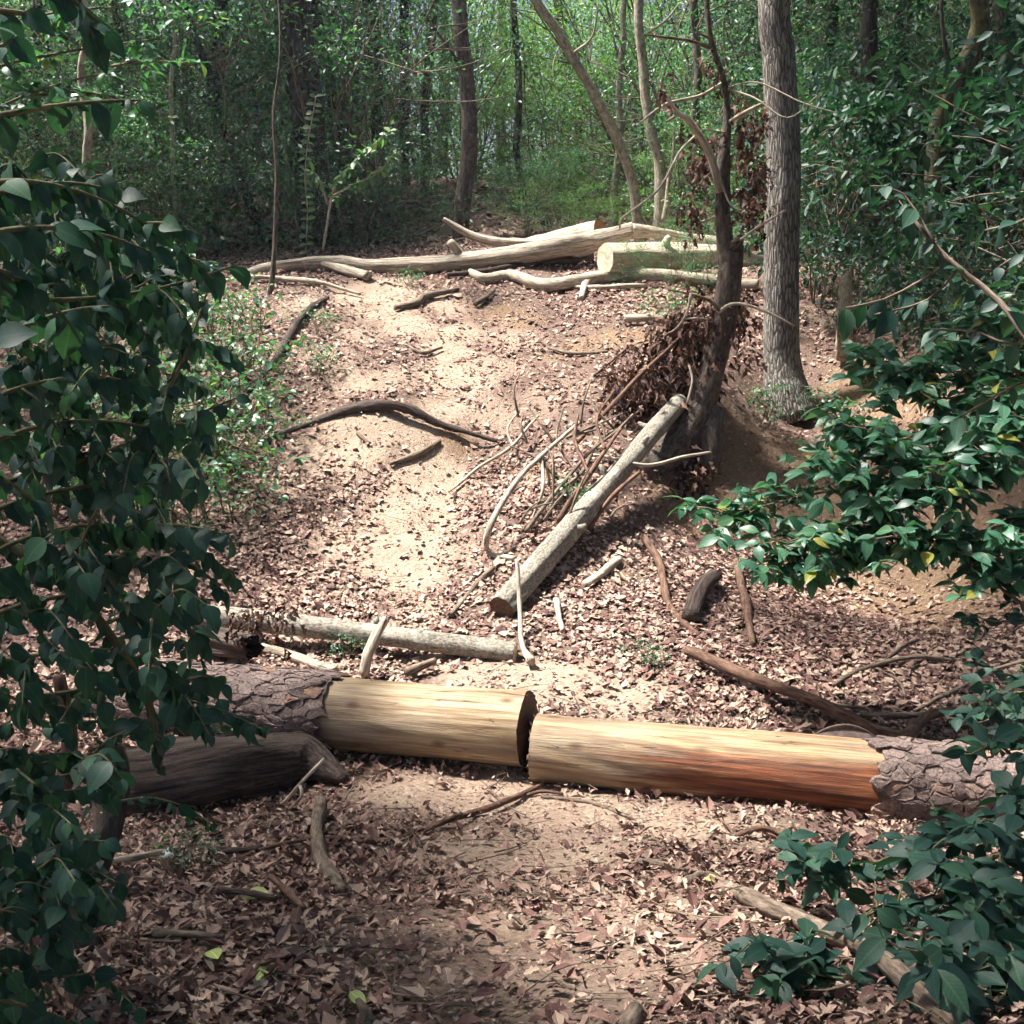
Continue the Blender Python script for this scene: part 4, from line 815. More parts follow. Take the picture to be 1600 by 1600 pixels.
for px, Yq, r_, lean, mt, lab in [(55, 15.4, .10, 10, 'bark_dark', 'dark straight trunk near the left edge of the thicket'), (205, 15.2, .06, -25, 'bark_dark', 'dark slim trunk between two pale stems in the left thicket'), (330, 17.2, .11, 15, 'bark_dark', 'dark trunk half hidden left of the slim sapling'),
        (655, 19.0, .07, 22, 'bark_dead', 'slim grey-brown trunk at the left rim of the hollow'), (818, 19.5, .06, -18, 'bark_dead', 'slim grey trunk at the right rim of the hollow'), (958, 17.0, .05, 20, 'bark_pale', 'thin pale stem between the two leaning pale trunks'), (1095, 15.6, .06, -12, 'bark_dead', 'grey stem directly behind the dead tree'),
        (1292, 15.0, .08, 8, 'bark_dark', 'black trunk just right of the big grey trunk'), (1415, 15.6, .10, -10, 'bark_dark', 'black trunk left of the mossy yellowish trunk'), (1516, 14.6, .08, 12, 'bark_dark', 'black trunk right of the mossy yellowish trunk')]:
    tree(lab, [(px, 380, Yq), (px + lean * .4, 250, Yq), (px + lean * .5, 130, Yq), (px + lean, -30, Yq)], [r_ * 1.15, r_, r_ * .92, r_ * .85], mt, [(W(px, 0, Yq)[0], Yq + 1.5, 9.0, .5)], top=W(px + lean * 1.3, -260, Yq), seg=10, dark=True, wob=.12)
# unseen trees added beside and behind the camera, crowns aimed to shade chosen spots
for lab, x, y, h_, cr in [('unseen tree added left of the viewpoint to cast shade', -4.6, 2.2, 6.5, [(-4.5, 2.0, 6.2, .64), (-1.0, 2.0, 6.2, .45), (-1.25, 3.3, 6.4, .32), (-4.7, 4.9, 6.5, .6), (-.1, 6.6, 6.5, .58), (.5, 8.3, 6.9, .5), (-.9, 9.4, 6.9, .26), (1.3, 7.4, 6.9, .5), (-1.15, 7.4, 6.5, .34), (-1.5, 4.2, 6.4, .26), (-1.9, 2.6, 6.0, .25), (-3.1, 2.5, 4.7, .55), (-3.4, 4.4, 5.2, .4)]),
                          ('unseen tree added on the left slope to cast shade', -7.0, 8.2, 7.0, [(-6.8, 8.0, 6.6, .7), (-7.6, 10.6, 7.0, .7), (-8.0, 5.6, 6.6, .9)]),
                          ('unseen tree added right of the viewpoint to cast shade', 4.6, 2.6, 6.4, [(3.9, 2.4, 5.6, .9), (5.0, 5.0, 6.2, 1.0), (3.4, .4, 5.8, 1.0), (4.4, 7.0, 6.4, .8), (2.9, 2.7, 4.7, .55), (4.0, 5.0, 4.8, .5)]),
                          ('unseen tree added behind the viewpoint to block skylight', .6, -3.2, 7.0, [(.2, -2.6, 6.4, 1.1), (-2.6, -2.0, 6.6, 1.0), (2.4, -2.6, 6.0, 1.0), (-.2, -.6, 5.4, .55)])]:
    o = empty('tree', onground(x, y)); tag(o, lab, 'tree', 'added shade trees'); mb = MB(); b0 = onground(x, y, -.1)
    tube(mb, [b0, b0 + [.1, .05, 2.2], b0 + [-.05, .1, 4.4], b0 + [.05, 0, h_]], [.17, .14, .12, .08], 14, .15, .06, .04); mb.build('trunk', M['bark_dark'], o)
    for c in cr:
        crown_at(o, c[:3], c[3], True); mb = MB(); t_ = b0 + [0, 0, h_ * .6]; e_ = np.array(c[:3]); tube(mb, [t_, (t_ + e_) / 2 + [0, 0, .5], e_], [.07, .05, .03], 8, .3, .1, .05); mb.build('limb', M['bark_dark'], o)

# dead tree with hanging brown leaves
dead = empty('dead_tree', onground(*W(1075, 700, 9.15)[:2])); tag(dead, 'broken dead tree with knotted stub and hanging brown leaves beside the big trunk', 'tree')
mb = MB(); tube(mb, [W(1000, 742, 8.75), W(1045, 705, 8.95), W(1085, 655, 9.15), W(1108, 600, 9.25), W(1122, 530, 9.3), W(1137, 450, 9.3), W(1142, 410, 9.3), W(1144, 384, 9.3)], [.12, .14, .14, .12, .108, .098, .092, .085], 20, .08, .12, .03); mb.build('trunk', M['bark_dead'], dead)
mb = MB(); tube(mb, [W(1105, 740, 9.0), W(1108, 690, 9.1), W(1112, 640, 9.2)], [.10, .12, .10], 12, .1, .15, .02); mb.build('root', M['bark_dead'], dead)
mb = MB(); tube(mb, [W(1140, 440, 9.3), W(1137, 400, 9.28), W(1129, 330, 9.3), W(1131, 250, 9.3), W(1136, 190, 9.3), W(1131, 130, 9.3), W(1112, 65, 9.3), W(1104, -10, 9.3), W(1106, -80, 9.3)], [.075, .078, .066, .054, .028, .024, .022, .018, .012], 12, .06, .3, .03); mb.build('upper_stem', M['bark_dead'], dead)
mb = MB(); tube(mb, [W(1146, 386, 9.25), W(1153, 378, 9.2), W(1157, 372, 9.15)], [.06, .045, .035], 12, .03, .1, 0); mb.build('knot', M['wood_dark'], dead)
for pp, r, mt in [([(1126, 300, 9.25), (1108, 240, 9.2), (1078, 192, 9.15), (1058, 176, 9.1), (1036, 142, 9.1)], [.034, .03, .026, .018, .01], 'twig_pale'),
                  ([(1060, 178, 9.1), (1040, 190, 9.05)], [.014, .008], 'twig_pale'), ([(1130, 130, 9.3), (1090, 150, 9.2), (1040, 162, 9.1), (998, 192, 9.0)], [.014, .013, .012, .006], 'twig_pale'),
                  ([(1118, 78, 9.3), (1095, 72, 9.2), (1070, 64, 9.1), (1005, 55, 9.0)], [.016, .016, .013, .008], 'twig'), ([(1108, 60, 9.3), (1088, 50, 9.2), (1098, 25, 9.2)], [.012, .01, .006], 'twig'),
                  ([(1136, 195, 9.3), (1160, 180, 9.2), (1196, 160, 9.1)], [.022, .02, .012], 'twig_pale'), ([(1133, 140, 9.3), (1180, 155, 9.15), (1230, 185, 9.0), (1275, 150, 9.0)], [.01, .008, .006, .004], 'twig_pale'),
                  ([(1128, 140, 9.3), (1180, 130, 9.2), (1250, 160, 9.0), (1310, 178, 8.9)], [.008, .007, .005, .003], 'twig_pale'), ([(1086, 215, 9.2), (1060, 240, 9.1), (1030, 295, 9.0), (995, 325, 8.95), (970, 342, 8.9), (968, 358, 8.9)], [.012, .011, .01, .009, .008, .006], 'twig_pale'),
                  ([(1120, 270, 9.25), (1140, 320, 9.15), (1160, 330, 9.1)], [.01, .008, .005], 'twig_pale'), ([(1157, 376, 9.15), (1190, 350, 9.0), (1225, 328, 8.95)], [.014, .012, .008], 'twig_pale'),
                  ([(1124, 530, 9.2), (1128, 495, 9.1), (1108, 470, 9.0), (1075, 458, 9.0), (1045, 452, 9.0)], [.02, .018, .014, .010, .006], 'twig'), ([(1122, 488, 9.1), (1140, 475, 9.0), (1165, 476, 8.95), (1200, 488, 8.9), (1240, 508, 8.9)], [.016, .015, .013, .011, .007], 'twig_pale'),
                  ([(1078, 460, 9.0), (1072, 490, 8.95), (1058, 512, 8.9), (1042, 522, 8.85)], [.012, .010, .008, .005], 'twig_pale'), ([(1068, 497, 8.95), (1095, 496, 8.9), (1110, 499, 8.9)], [.008, .007, .004], 'twig_pale'),
                  ([(1076, 570, 9.0), (1082, 595, 8.95), (1074, 632, 8.9)], [.008, .012, .009], 'twig_pale'), ([(1120, 260, 9.25), (1095, 285, 9.2), (1090, 300, 9.2)], [.008, .005], 'twig_pale'),
                  ([(1134, 210, 9.28), (1115, 205, 9.2), (1098, 202, 9.1)], [.010, .006], 'twig_pale'), ([(1118, 340, 9.2), (1090, 350, 9.1), (1072, 356, 9.1)], [.01, .006], 'twig_pale')]:
    mb = MB(); tube(mb, [W(*q) for q in pp], r, 6, .06, .1, .02); mb.build('branch', M[mt], dead)
mb = MB(); cs = []
for px, py, sx, sy, k in [(1092, 262, 9, 22, 6), (1082, 325, 8, 20, 7), (1168, 225, 7, 22, 7), (1180, 190, 8, 9, 4), (1180, 270, 8, 24, 11), (1184, 318, 8, 20, 10), (1168, 320, 6, 20, 5), (1118, 118, 8, 7, 3), (1063, 196, 4, 8, 2), (1038, 144, 4, 6, 2), (1152, 205, 8, 8, 3), (1112, 240, 6, 12, 3)]:
    for q in range(k): cs.append(W(random.gauss(px, sx), random.gauss(py, sy), 9.35 + random.gauss(0, .22)))
foliage_clumps(mb, cs, 10, .035, .075, OAKS_M[2], 2.2, 2.0, .8); mb.build('dead_leaves', M['leaf_dead'], dead)
heap = empty('dead_leaf_heap', onground(*W(1040, 600, 9.4)[:2])); tag(heap, 'heap of dark withered leaves hanging against the dead tree foot', 'dead foliage')
mb = MB(); cs = []
for px, py, sx, sy, k in [(1090, 520, 22, 28, 40), (1060, 560, 28, 26, 50), (1020, 600, 26, 24, 40), (1070, 610, 18, 26, 26), (975, 590, 12, 12, 10), (1000, 640, 16, 18, 14), (1150, 500, 12, 26, 16), (1040, 640, 22, 20, 16), (1060, 730, 22, 20, 16), (1085, 770, 14, 18, 8)]:
    for q in range(k):
        x_, y_ = random.gauss(px, sx), random.gauss(py, sy); g = G(x_, y_); Yq = min(g[1] - .05, 9.5 + random.gauss(0, .2)); cs.append(W(x_, y_, Yq))
foliage_clumps(mb, cs, 12, .055, .08, OAKS_M[2], 1.1, 1.2, .8); mb.build('foliage', M['leaf_dead'], heap)
mb = MB()
for k in range(26):
    a_, b_ = random.sample(cs, 2)
    if np.linalg.norm(a_ - b_) < .6: tube(mb, [a_, (a_ + b_) / 2 + rdir(1)[0] * .04, b_], [.006, .003], 4, .15, 0, .02, False)
mb.build('stem', M['twig'], heap)
wl = empty('withered_sprig', G(395, 985)); tag(wl, 'withered brown leaf sprig hanging over the hollow log', 'dead foliage')
mb = MB(); foliage_clumps(mb, [W(random.gauss(395, 22), random.gauss(972, 16), 6.05 + random.gauss(0, .08)) for _ in range(16)] + [W(450, 965, 6.1), W(448, 980, 6.1)], 7, .03, .06, OAKS_M[2], 1.6, 1.6, .7); mb.build('foliage', M['leaf_dead'], wl)
mb = MB(); tube(mb, [G(330, 1020), W(370, 985, 6.05), W(420, 955, 6.1), W(455, 955, 6.1)], [.006, .003], 5, .05, 0, .02); mb.build('stem', M['twig'], wl)
# broken pale sapling stub right of the big trunk
stick('broken_stub', 'pale splintered sapling stub standing right of the big grey trunk', 'stump', [(1318, 560), (1320, 500, 10.2), (1319, 450, 10.2), (1325, 425, 10.2)], [12, 10, 10, 4], 'bark_pale', 9, .25)
# foreground left: mushroom-covered dark stump and crooked brown stem
stump = empty('mossy_stump', G(130, 1480)); tag(stump, 'black rotten stump dotted with small white fungi at lower left', 'stump')
mb = MB(); SA = [G(105, 1520, -.05), W(125, 1400, 3.35), W(150, 1290, 3.5), W(172, 1200, 3.6), W(180, 1165, 3.62)]; Qs, Ts = tube(mb, SA, [.06, .05, .045, .04, .02], 18, .03, .6, .06); mb.build('trunk', M['bark_dark'], stump)
for k in range(46):
    qi = random.randrange(2, len(Qs)); q = Qs[qi]; a_ = random.uniform(-1.2, 1.2); rr = .004 + float(np.interp(qi / (len(Qs) - 1), [0, .25, .5, .75, 1], [.06, .05, .045, .04, .02])); c = q + np.array([math.sin(a_) * rr, -math.cos(a_) * rr, random.uniform(-.02, .02)])
    mb = MB(); s_ = random.uniform(.003, .010); VV = []
    for t, hh in ((1, 0), (.8, .35), (.3, .55)):
        for e in range(8): VV.append(c + s_ * np.array([t * math.cos(e * .785) * 1.2, t * math.sin(e * .785) - .3, hh * .7]))
    Fq = [[l * 8 + e, l * 8 + (e + 1) % 8, l * 8 + 8 + (e + 1) % 8, l * 8 + 8 + e] for l in range(2) for e in range(8)]
    mb.add(VV, [np.array(Fq), np.arange(16, 24), np.arange(7, -1, -1)]); mb.build('fungus', M['fungus'], stump)
stick('bent_branch', 'crooked reddish-brown branch left of the fungus-dotted stump', 'branch', [(40, 1330, 3.3), (62, 1292, 3.35), (95, 1240, 3.4), (105, 1200, 3.4), (110, 1150, 3.4), (100, 1060, 3.3)], [10, 14, 13, 11, 10, 8], 'twig_brown', 10, .2)

# ------------------------------------------------------------------ bushes of the thicket
def region(px):
    if px < 30: return 'at the very left edge of the thicket'
    if px < 120: return 'near the dark trunk at far left'
    if px < 250: return 'in the thicket at the far left'
    if px < 460: return 'behind the slim sapling at the crest'
    if px < 620: return 'around the vine-wrapped dark trunk'
    if px < 850: return 'in and beyond the leafy hollow'
    if px < 1060: return 'behind the pale leaning trunks'
    if px < 1260: return 'behind the dead tree'
    if px < 1370: return 'right of the big grey trunk'
    if px < 1480: return 'around the mossy yellowish trunk'
    return 'at the right edge'
nb_ = 0
rows = [(14.6, 95), (16.2, 92), (18.2, 90), (20.6, 88), (23.5, 92), (27.0, 100)]
for Yr, sp in rows:
    px = -120 + random.uniform(0, 60)
    while px < 1740:
        x = W(px, 350, Yr)[0]; y = Yr + random.uniform(-.7, .7); z = float(H(x, y))
        hollow = (600 < px < 835 and Yr < 23) or (850 < px < 1130 and Yr < 15.5) or (440 < px < 525 and Yr < 17.3) or (1420 < px < 1500 and Yr < 15); near_hollow = 560 < px < 870
        if not hollow:
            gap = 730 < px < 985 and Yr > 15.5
            if gap: pr, kind = random.choice(P_lime_sunlit), 'bush coloured sunlit yellow-green'
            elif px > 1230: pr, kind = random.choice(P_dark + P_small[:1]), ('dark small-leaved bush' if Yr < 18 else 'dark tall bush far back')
            else: pr, kind = (random.choice(P_twiggy), 'twiggy half-bare bush') if random.random() < .42 else (random.choice(P_small), 'small-leaved green bush')
            s = random.uniform(.8, 1.25) * (1.0 if Yr < 17 else 1.25); sz = random.uniform(.8, 1.3) * (1.15 if Yr > 17 else 1.0)
            if gap: sz *= .8 if Yr > 20 else .6
            if 820 < px < 960 and Yr < 19: s *= .45
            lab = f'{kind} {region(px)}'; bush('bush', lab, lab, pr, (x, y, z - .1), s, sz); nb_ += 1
        px += sp * random.uniform(.8, 1.25) * (16 / Yr) ** .5
# low plants before the thicket, left slope, right bank
low = [(575, 372, .5, P_small, 'low green bush right behind the left end of the crest log'), (545, 385, .4, P_small, 'rounded low bush beside the vine-wrapped trunk foot'), (640, 380, .32, P_small, 'low sparse bush at the left rim of the hollow'),
       (470, 395, .35, P_small, 'low bush touching the back of the crest log'), (330, 395, .5, P_small, 'bushy clump behind the left end of the crest'), (250, 405, .6, P_small, 'bushy clump left of the thin pale sapling'), (160, 410, .7, P_small, 'dense low bush at the far left of the crest'), (60, 410, .8, P_dark, 'dark bush at the left edge of the crest'),
       (820, 372, .35, P_small, 'low bush right of the hollow behind the sawn orange log'), (880, 366, .42, P_small, 'leafy low bush beside the pale leaning trunk'), (1080, 372, .5, P_lime_sunlit, 'bright bush between the pale trunk and dead tree'), (1165, 395, .4, P_lime_sunlit, 'bright green bush between dead tree and big grey trunk'),
       (1060, 447, .26, P_small, 'spindly green plant in front of the middle of the fat sawn log'), (978, 442, .17, P_small, 'small green plant at the left end of the fat sawn log'), (1118, 452, .26, P_small, 'green plant between the fat sawn log and dead tree')]
for px, py, s, pr, lab in low: bush('bush', lab, None, random.choice(pr), G(px, py) - np.array([0, 0, .04]), s)
rb_ = [(1290, 480, 11.6, 1.0), (1360, 470, 11.8, 1.15), (1430, 480, 11.6, 1.0), (1510, 480, 11.2, 1.2), (1590, 500, 10.6, 1.3), (1660, 520, 10, 1.4), (1330, 520, 10.9, .6), (1400, 540, 10.6, .5), (1490, 560, 10.0, .5), (1560, 590, 9.2, .85), (1640, 640, 8.4, 1.2), (1520, 640, 9.0, .6), (1600, 700, 8.0, .8), (1275, 470, 11.9, .9)]
for k, (px, py, Yq, s) in enumerate(rb_):
    p = W(px, py, Yq); bush('bush', 'broad-leaved dark shrub on the bank right of the big grey trunk', 'broad-leaved shrubs on the right bank', random.choice(P_laurel), (p[0], p[1], float(H(p[0], p[1])) - .05), s * 1.1, 1.25, 'shrub')
for px, py, s, lab in [(1200, 640, .8, 'small leafy seedling at the foot of the big grey trunk'), (1290, 650, .9, 'seedling with broad leaves right of the big trunk foot')]:
    bush('seedling', lab, None, random.choice(P_tiny), G(px, py + 20), s, 1, 'plant')
lf = [(380, 560, 1.0), (330, 600, 1.1), (300, 560, 1.0), (370, 640, 1.0), (330, 700, 1.1), (380, 720, .9), (260, 650, 1.2), (280, 760, 1.2), (340, 780, .9), (200, 560, 1.3), (150, 640, 1.4), (120, 520, 1.4), (230, 480, 1.1), (60, 600, 1.5), (300, 850, .8), (200, 800, 1.2), (90, 760, 1.4), (330, 500, .9)]
for k, (px, py, s) in enumerate(lf): bush('undergrowth_plant', 'feathery green undergrowth plant on the slope behind the foreground shrub', 'undergrowth on the left slope', random.choice(P_fern), G(px, py + 30), s, 1, 'plant')
for px, py, s, lab in [(498, 520, .6, 'tiny green seedling left of the path top'), (500, 590, .7, 'tiny green seedling left of the path middle'), (640, 450, .5, 'tiny plant in front of the long crest log'), (890, 800, .6, 'tiny weed under the leaning grey log'), (1050, 510, .9, 'pale mossy weed at the clay lip beside the dead tree'),
                       (545, 1030, .4, 'grassy weed under the slim grey log'), (1010, 1045, .4, 'small grass tuft on litter behind the right log piece'), (300, 1360, .35, 'tiny green weed by the white ball'), (365, 1180, .4, 'small creeping weed under the left log piece')]:
    bush('weed', lab, None, random.choice(P_tiny), G(px, py), s, 1, 'plant')
# far woodland closing the view: nobody could count it
mb = MB(); cs = []
for k in range(760):
    a_ = random.uniform(-42, 42); Yq = random.uniform(29, 40); x = math.tan(R(a_)) * Yq; top = 13 if not (-2.2 < x < 1.0) else 7.0 + random.random() * 1.2
    z = float(H(min(max(x, -21), 21), min(Yq, 45))) + random.uniform(0, 1) ** .8 * top; cs.append(np.array([x, Yq, z]))
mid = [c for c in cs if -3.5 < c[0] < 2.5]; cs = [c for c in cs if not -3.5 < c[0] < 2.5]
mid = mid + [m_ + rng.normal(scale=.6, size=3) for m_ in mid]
mg = MB(); foliage_clumps(mg, mid, 60, .75, .18, SIMPLE, .3, .7); tag(mg.build('sun_tinted_woodland', M['leaf_lime_sunlit']), 'mass of far woodland in the gap, coloured sunlit yellow-green', None, None, 'stuff')  # same far foliage in the lighter green, sun glow put into its colour
foliage_clumps(mb, cs, 60, .75, .22, SIMPLE, .3, .7); tag(mb.build('far_woodland', M['leaf_back']), 'mass of far green woodland behind the thicket', None, None, 'stuff')
# thin bluish air between the near slope and the far trees
mb = MB(); c8 = [(x, y, z) for x in (-60, 60) for y in (-20, 60) for z in (-4, 19)]
mb.add(c8, [np.array([(0, 1, 3, 2), (4, 6, 7, 5), (0, 4, 5, 1), (2, 3, 7, 6), (0, 2, 6, 4), (1, 5, 7, 3)])])
hm = bpy.data.materials.new('haze'); hm.use_nodes = True; hn = hm.node_tree; hn.nodes.remove(hn.nodes['Principled BSDF'])
pv = hn.nodes.new('ShaderNodeVolumePrincipled'); pv.inputs['Color'].default_value = (.68, .80, 1, 1); pv.inputs['Density'].default_value = .0010; pv.inputs['Anisotropy'].default_value = .3
hn.links.new(pv.outputs[0], hn.nodes['Material Output'].inputs['Volume'])
hz = mb.build('haze', hm, smooth=False); tag(hz, 'thin bluish haze between the trees', None, None, 'stuff')
# leafy vine and bright sapling left of the hollow
vine = empty('leafy_vine', G(478, 392)); tag(vine, 'thin vertical vine with paired round leaves before the vine-wrapped trunk', 'vine')
mb = MB(); VP = [W(478, 392, 13.6), W(480, 330, 13.6), W(476, 270, 13.6), W(484, 210, 13.6), W(492, 150, 13.6)]; Q, _ = tube(mb, VP, .008, 5, .1, 0, .03); mb.build('stem', M['twig_pale'], vine)
mb = MB(); P = np.repeat(Q, 2, 0); k = len(P); D = np.tile(np.array([[1., -.2, .1], [-1., -.2, .1]]), (len(Q), 1)) + rdir(k) * .3; leaves(mb, P, D, np.array([0, -.8, .6]) + rdir(k) * .4, rng.uniform(.07, .11, k), OVAL, None, 1.25); mb.build('foliage', M['leaf_lime_sunlit'], vine)
sap = empty('leafy_sapling', G(500, 395)); tag(sap, 'arching sapling with bright pale green leaf sprays left of the hollow', 'sapling')
for pp in ([(505, 390, 13.4), (520, 300, 13.3), (545, 262, 13.2), (580, 230, 13.1), (608, 206, 13.0)], [(515, 310, 13.3), (550, 290, 13.2), (590, 272, 13.1), (615, 240, 13.0)], [(512, 320, 13.3), (495, 275, 13.2), (475, 268, 13.2)]):
    mb = MB(); Q, _ = tube(mb, [W(*p) for p in pp], [.016, .006], 6, .07, 0, .02); br = mb.build('branch', M['twig_pale'], sap)
    Q = Q[len(Q) // 3:]; mb = MB(); P = np.repeat(Q, 3, 0); k = len(P); leaves(mb, P, rdir(k) + [0, -.2, -.4], np.array([0, -.5, 1.]) + rdir(k) * .5, rng.uniform(.08, .13, k), OVAL); mb.build('foliage', M['leaf_lime_sunlit'], br)

# ------------------------------------------------------------------ foreground shrubs with single leaves
def leaf_meshes(mat, shapes):
    out = []
    for (wd, curl, cup) in shapes:
        t = leaf_template(wd, curl, cup); m_ = MB(); m_.add(t[0], [t[1]], t[0], .0); out.append(m_.mesh('leaf', M[mat]))
    return out
OV = [.03, .19, .27, .29, .27, .20, .10, .015]; LA_ = [.02, .13, .20, .235, .225, .17, .09, .01]
left_leaf = leaf_meshes('leaf_left', [([v * 1.35 for v in OV], .35, .25), ([v * 1.2 for v in OV], .55, .1), ([v * 1.5 for v in OV], .25, -.2), ([v * 1.25 for v in OV], .75, .3)])
right_leaf = leaf_meshes('leaf_right', [(LA_, .2, .35), ([v * 1.15 for v in LA_], .35, .2), (LA_, -.05, .3), ([v * 1.2 for v in LA_], .5, .25)])
low_leaf = leaf_meshes('leaf_dark', [([v * 1.2 for v in LA_], .25, .3), ([v * 1.4 for v in LA_], .4, .2), ([v * 1.3 for v in LA_], .1, .35)])
def shrub(name, label, base, branches, meshes, twigmat, limit, size, spacing, mode, extra_mat, group=None, every=2, extra=3):
    root = empty(name, base); tag(root, label, 'shrub', group); cand = []
    if mode == 'rosette' and every == 1:
        more = []
        for pp, r in branches:
            for t in range(1, len(pp)):
                for e in range(extra):
                    f_ = random.random(); x_, y_, Yq = [pp[t - 1][i] + (pp[t][i] - pp[t - 1][i]) * f_ for i in range(3)]; dx = random.uniform(-75, 15); dy = random.uniform(-55, 60)
                    more.append(([(x_, y_, Yq), (x_ + dx * .5, y_ + dy * .5 - 6, Yq + random.uniform(-.12, .1)), (x_ + dx, y_ + dy, Yq + random.uniform(-.25, .15))], [.004, .002]))
        branches = list(branches) + more
    for pp, r in branches:
        P = [W(*p) for p in pp]; mb = MB(); Q, T = tube(mb, P, r, 6, spacing, .05, .015); b_ = mb.build('branch', M[twigmat], root)
        for i_, (q, t) in enumerate(zip(Q, T)):
            if i_ < 1: continue
            if mode == 'alternate':
                s_ = 1 if i_ % 2 else -1; side = np.cross(t, [0, 0, 1.0]); side /= np.linalg.norm(side) + 1e-6
                D = side * s_ * .55 + t * .3 + np.array([0, -.1, -.75]) + rng.normal(scale=.45, size=3); U = np.array([0, -.55, 1.0]) + rng.normal(scale=.5, size=3) + side * s_ * .5
                cand.append((b_, q, D, U, size * random.choice((.45, .65, .8, .9, 1.0, 1.1, 1.25)) * random.uniform(.9, 1.1)))
            else:                                                       # rosettes of leaves at twig ends
                if i_ % every: continue
                v = rdir(1)[0] * np.array([1, 1, .6]); tip = q + v * size * random.uniform(.5, 1.7) + np.array([0, 0, size * .2])
                mb2 = MB(); tube(mb2, [q, (q + tip) / 2 + [0, 0, -.01], tip], [.003, .002], 4, .05, 0, 0, False); mb2.build('twig', M[twigmat], b_)
                for e in range(random.randint(4, 7)):
                    f_ = random.random() ** .6; an = e * 2.4 + random.uniform(-.7, .7); D = np.array([math.cos(an), math.sin(an), random.uniform(-.5, .45)]) + v * random.uniform(.3, .9)
                    cand.append((b_, q + (tip - q) * f_, D, np.array([0, -.25, 1.0]) + rng.normal(scale=.45, size=3), size * random.choice((.5, .7, .8, .9, 1.0, 1.12)) * random.uniform(.9, 1.1)))
    random.shuffle(cand)
    for b_, q, D, U, s_ in cand[:limit]: place(random.choice(meshes), 'leaf', q, D, U, s_, b_)
    rest = cand[limit:]
    if rest:
        mb = MB(); leaves(mb, np.array([c[1] for c in rest]), np.array([c[2] for c in rest]), np.array([c[3] for c in rest]), np.array([c[4] for c in rest]), leaf_template(OV if mode == 'alternate' else LA_, .4, .2), None, 1.35 if mode == 'alternate' else 1.1)
        tag(mb.build('foliage', M[extra_mat], root), kind='stuff')
    return root, len(cand)
def arch(x0, y0, x1, y1, sag, Y0, Y1, k=5):
    out = []
    for t in np.linspace(0, 1, k): out.append((x0 + (x1 - x0) * t, y0 + (y1 - y0) * t - sag * 4 * t * (1 - t) * (1 if True else 0), Y0 + (Y1 - Y0) * t))
    return out
LBR = []
for a in [(-60, 185, 225, 158, 5, 1.5, 1.9), (-60, 60, 30, 60, -20, 1.4, 1.5), (-50, 330, 180, 300, 25, 1.6, 2.0), (-60, 300, 335, 440, 60, 1.6, 2.2), (-60, 380, 250, 400, 30, 1.5, 2.0), (-50, 470, 360, 420, -20, 1.8, 2.4), (-60, 560, 200, 480, 20, 1.6, 2.0), (-40, 480, 190, 560, 40, 1.9, 2.3),
          (250, 620, 335, 420, -20, 2.5, 2.6), (220, 700, 320, 470, 0, 2.6, 2.7), (-40, 640, 240, 610, 30, 2.0, 2.4), (-40, 700, 300, 690, 40, 2.1, 2.6), (-40, 760, 380, 620, -10, 2.2, 2.7), (-40, 820, 290, 760, 30, 2.1, 2.6), (-40, 880, 310, 850, 40, 2.3, 2.8), (-40, 930, 250, 880, 30, 2.2, 2.7),
          (180, 830, 370, 900, 30, 2.7, 2.9), (-40, 980, 280, 960, 40, 2.3, 2.8), (100, 900, 270, 1010, 20, 2.7, 2.9), (240, 880, 360, 940, 25, 2.7, 2.9), (-40, 1040, 340, 1060, 30, 2.5, 3.0), (60, 1090, 395, 1125, 25, 2.7, 3.1), (90, 1130, 390, 1140, 10, 2.8, 3.15), (-40, 1110, 230, 1150, 20, 2.4, 2.9),
          (120, 1050, 345, 1090, 15, 2.9, 3.2), (40, 560, 130, 760, 30, 2.2, 2.5), (-40, 1200, 120, 1200, 20, 2.3, 2.7), (150, 980, 330, 960, 20, 2.8, 3.0), (190, 1250, 330, 1290, 20, 3.3, 3.5), (-40, 420, 120, 520, 30, 1.5, 1.8), (60, 660, 200, 830, 30, 2.3, 2.6), (-40, 870, 120, 1010, 20, 2.0, 2.3), (-60, 1260, 90, 1240, 20, 2.0, 2.3), (-60, 1340, 70, 1370, 25, 1.9, 2.2), (-60, 1430, 100, 1470, 25, 1.9, 2.1), (-60, 1500, 60, 1560, 20, 1.8, 2.0), (-60, 1560, 120, 1610, 20, 1.8, 1.95), (-60, 740, 60, 800, 20, 1.7, 1.9), (-60, 1080, 60, 1120, 20, 1.9, 2.1)]:
    LBR.append((arch(*a), [.006, .002]))
EDGE = [(250, 60), (300, 190), (360, 260), (430, 300), (520, 260), (620, 330), (760, 300), (900, 340), (960, 330), (1040, 300), (1150, 380), (1190, 200), (1260, 120), (1420, 110), (1600, 130)]
for k in range(270):                                                   # short branchlets filling the mass
    y_ = 260 + 1330 * random.random() ** 1.15; xe = np.interp(y_, [e[0] for e in EDGE], [e[1] for e in EDGE]); x_ = -30 + (xe + 10) * random.random() ** .8
    Yq = random.uniform(2.0, 3.2) if y_ < 1180 else random.uniform(1.9, 2.7); an = random.uniform(-2.6, .9); l_ = random.uniform(50, 120)
    if G(x_, y_ + 60)[1] < Yq + .15: continue
    LBR.append(([(x_, y_, Yq), (x_ + math.cos(an) * l_ * .5, y_ - math.sin(an) * l_ * .35 - 8, Yq - random.uniform(-.1, .12)), (x_ + math.cos(an) * l_, y_ - math.sin(an) * l_ * .5 + random.uniform(0, 45), Yq - random.uniform(-.15, .2))], [.003, .0015]))
LBR.append(([(-30, 830, 2.6), (60, 880, 2.65), (150, 960, 2.7), (230, 1090, 2.75), (250, 1200, 2.8)], [.014, .012, .01]))
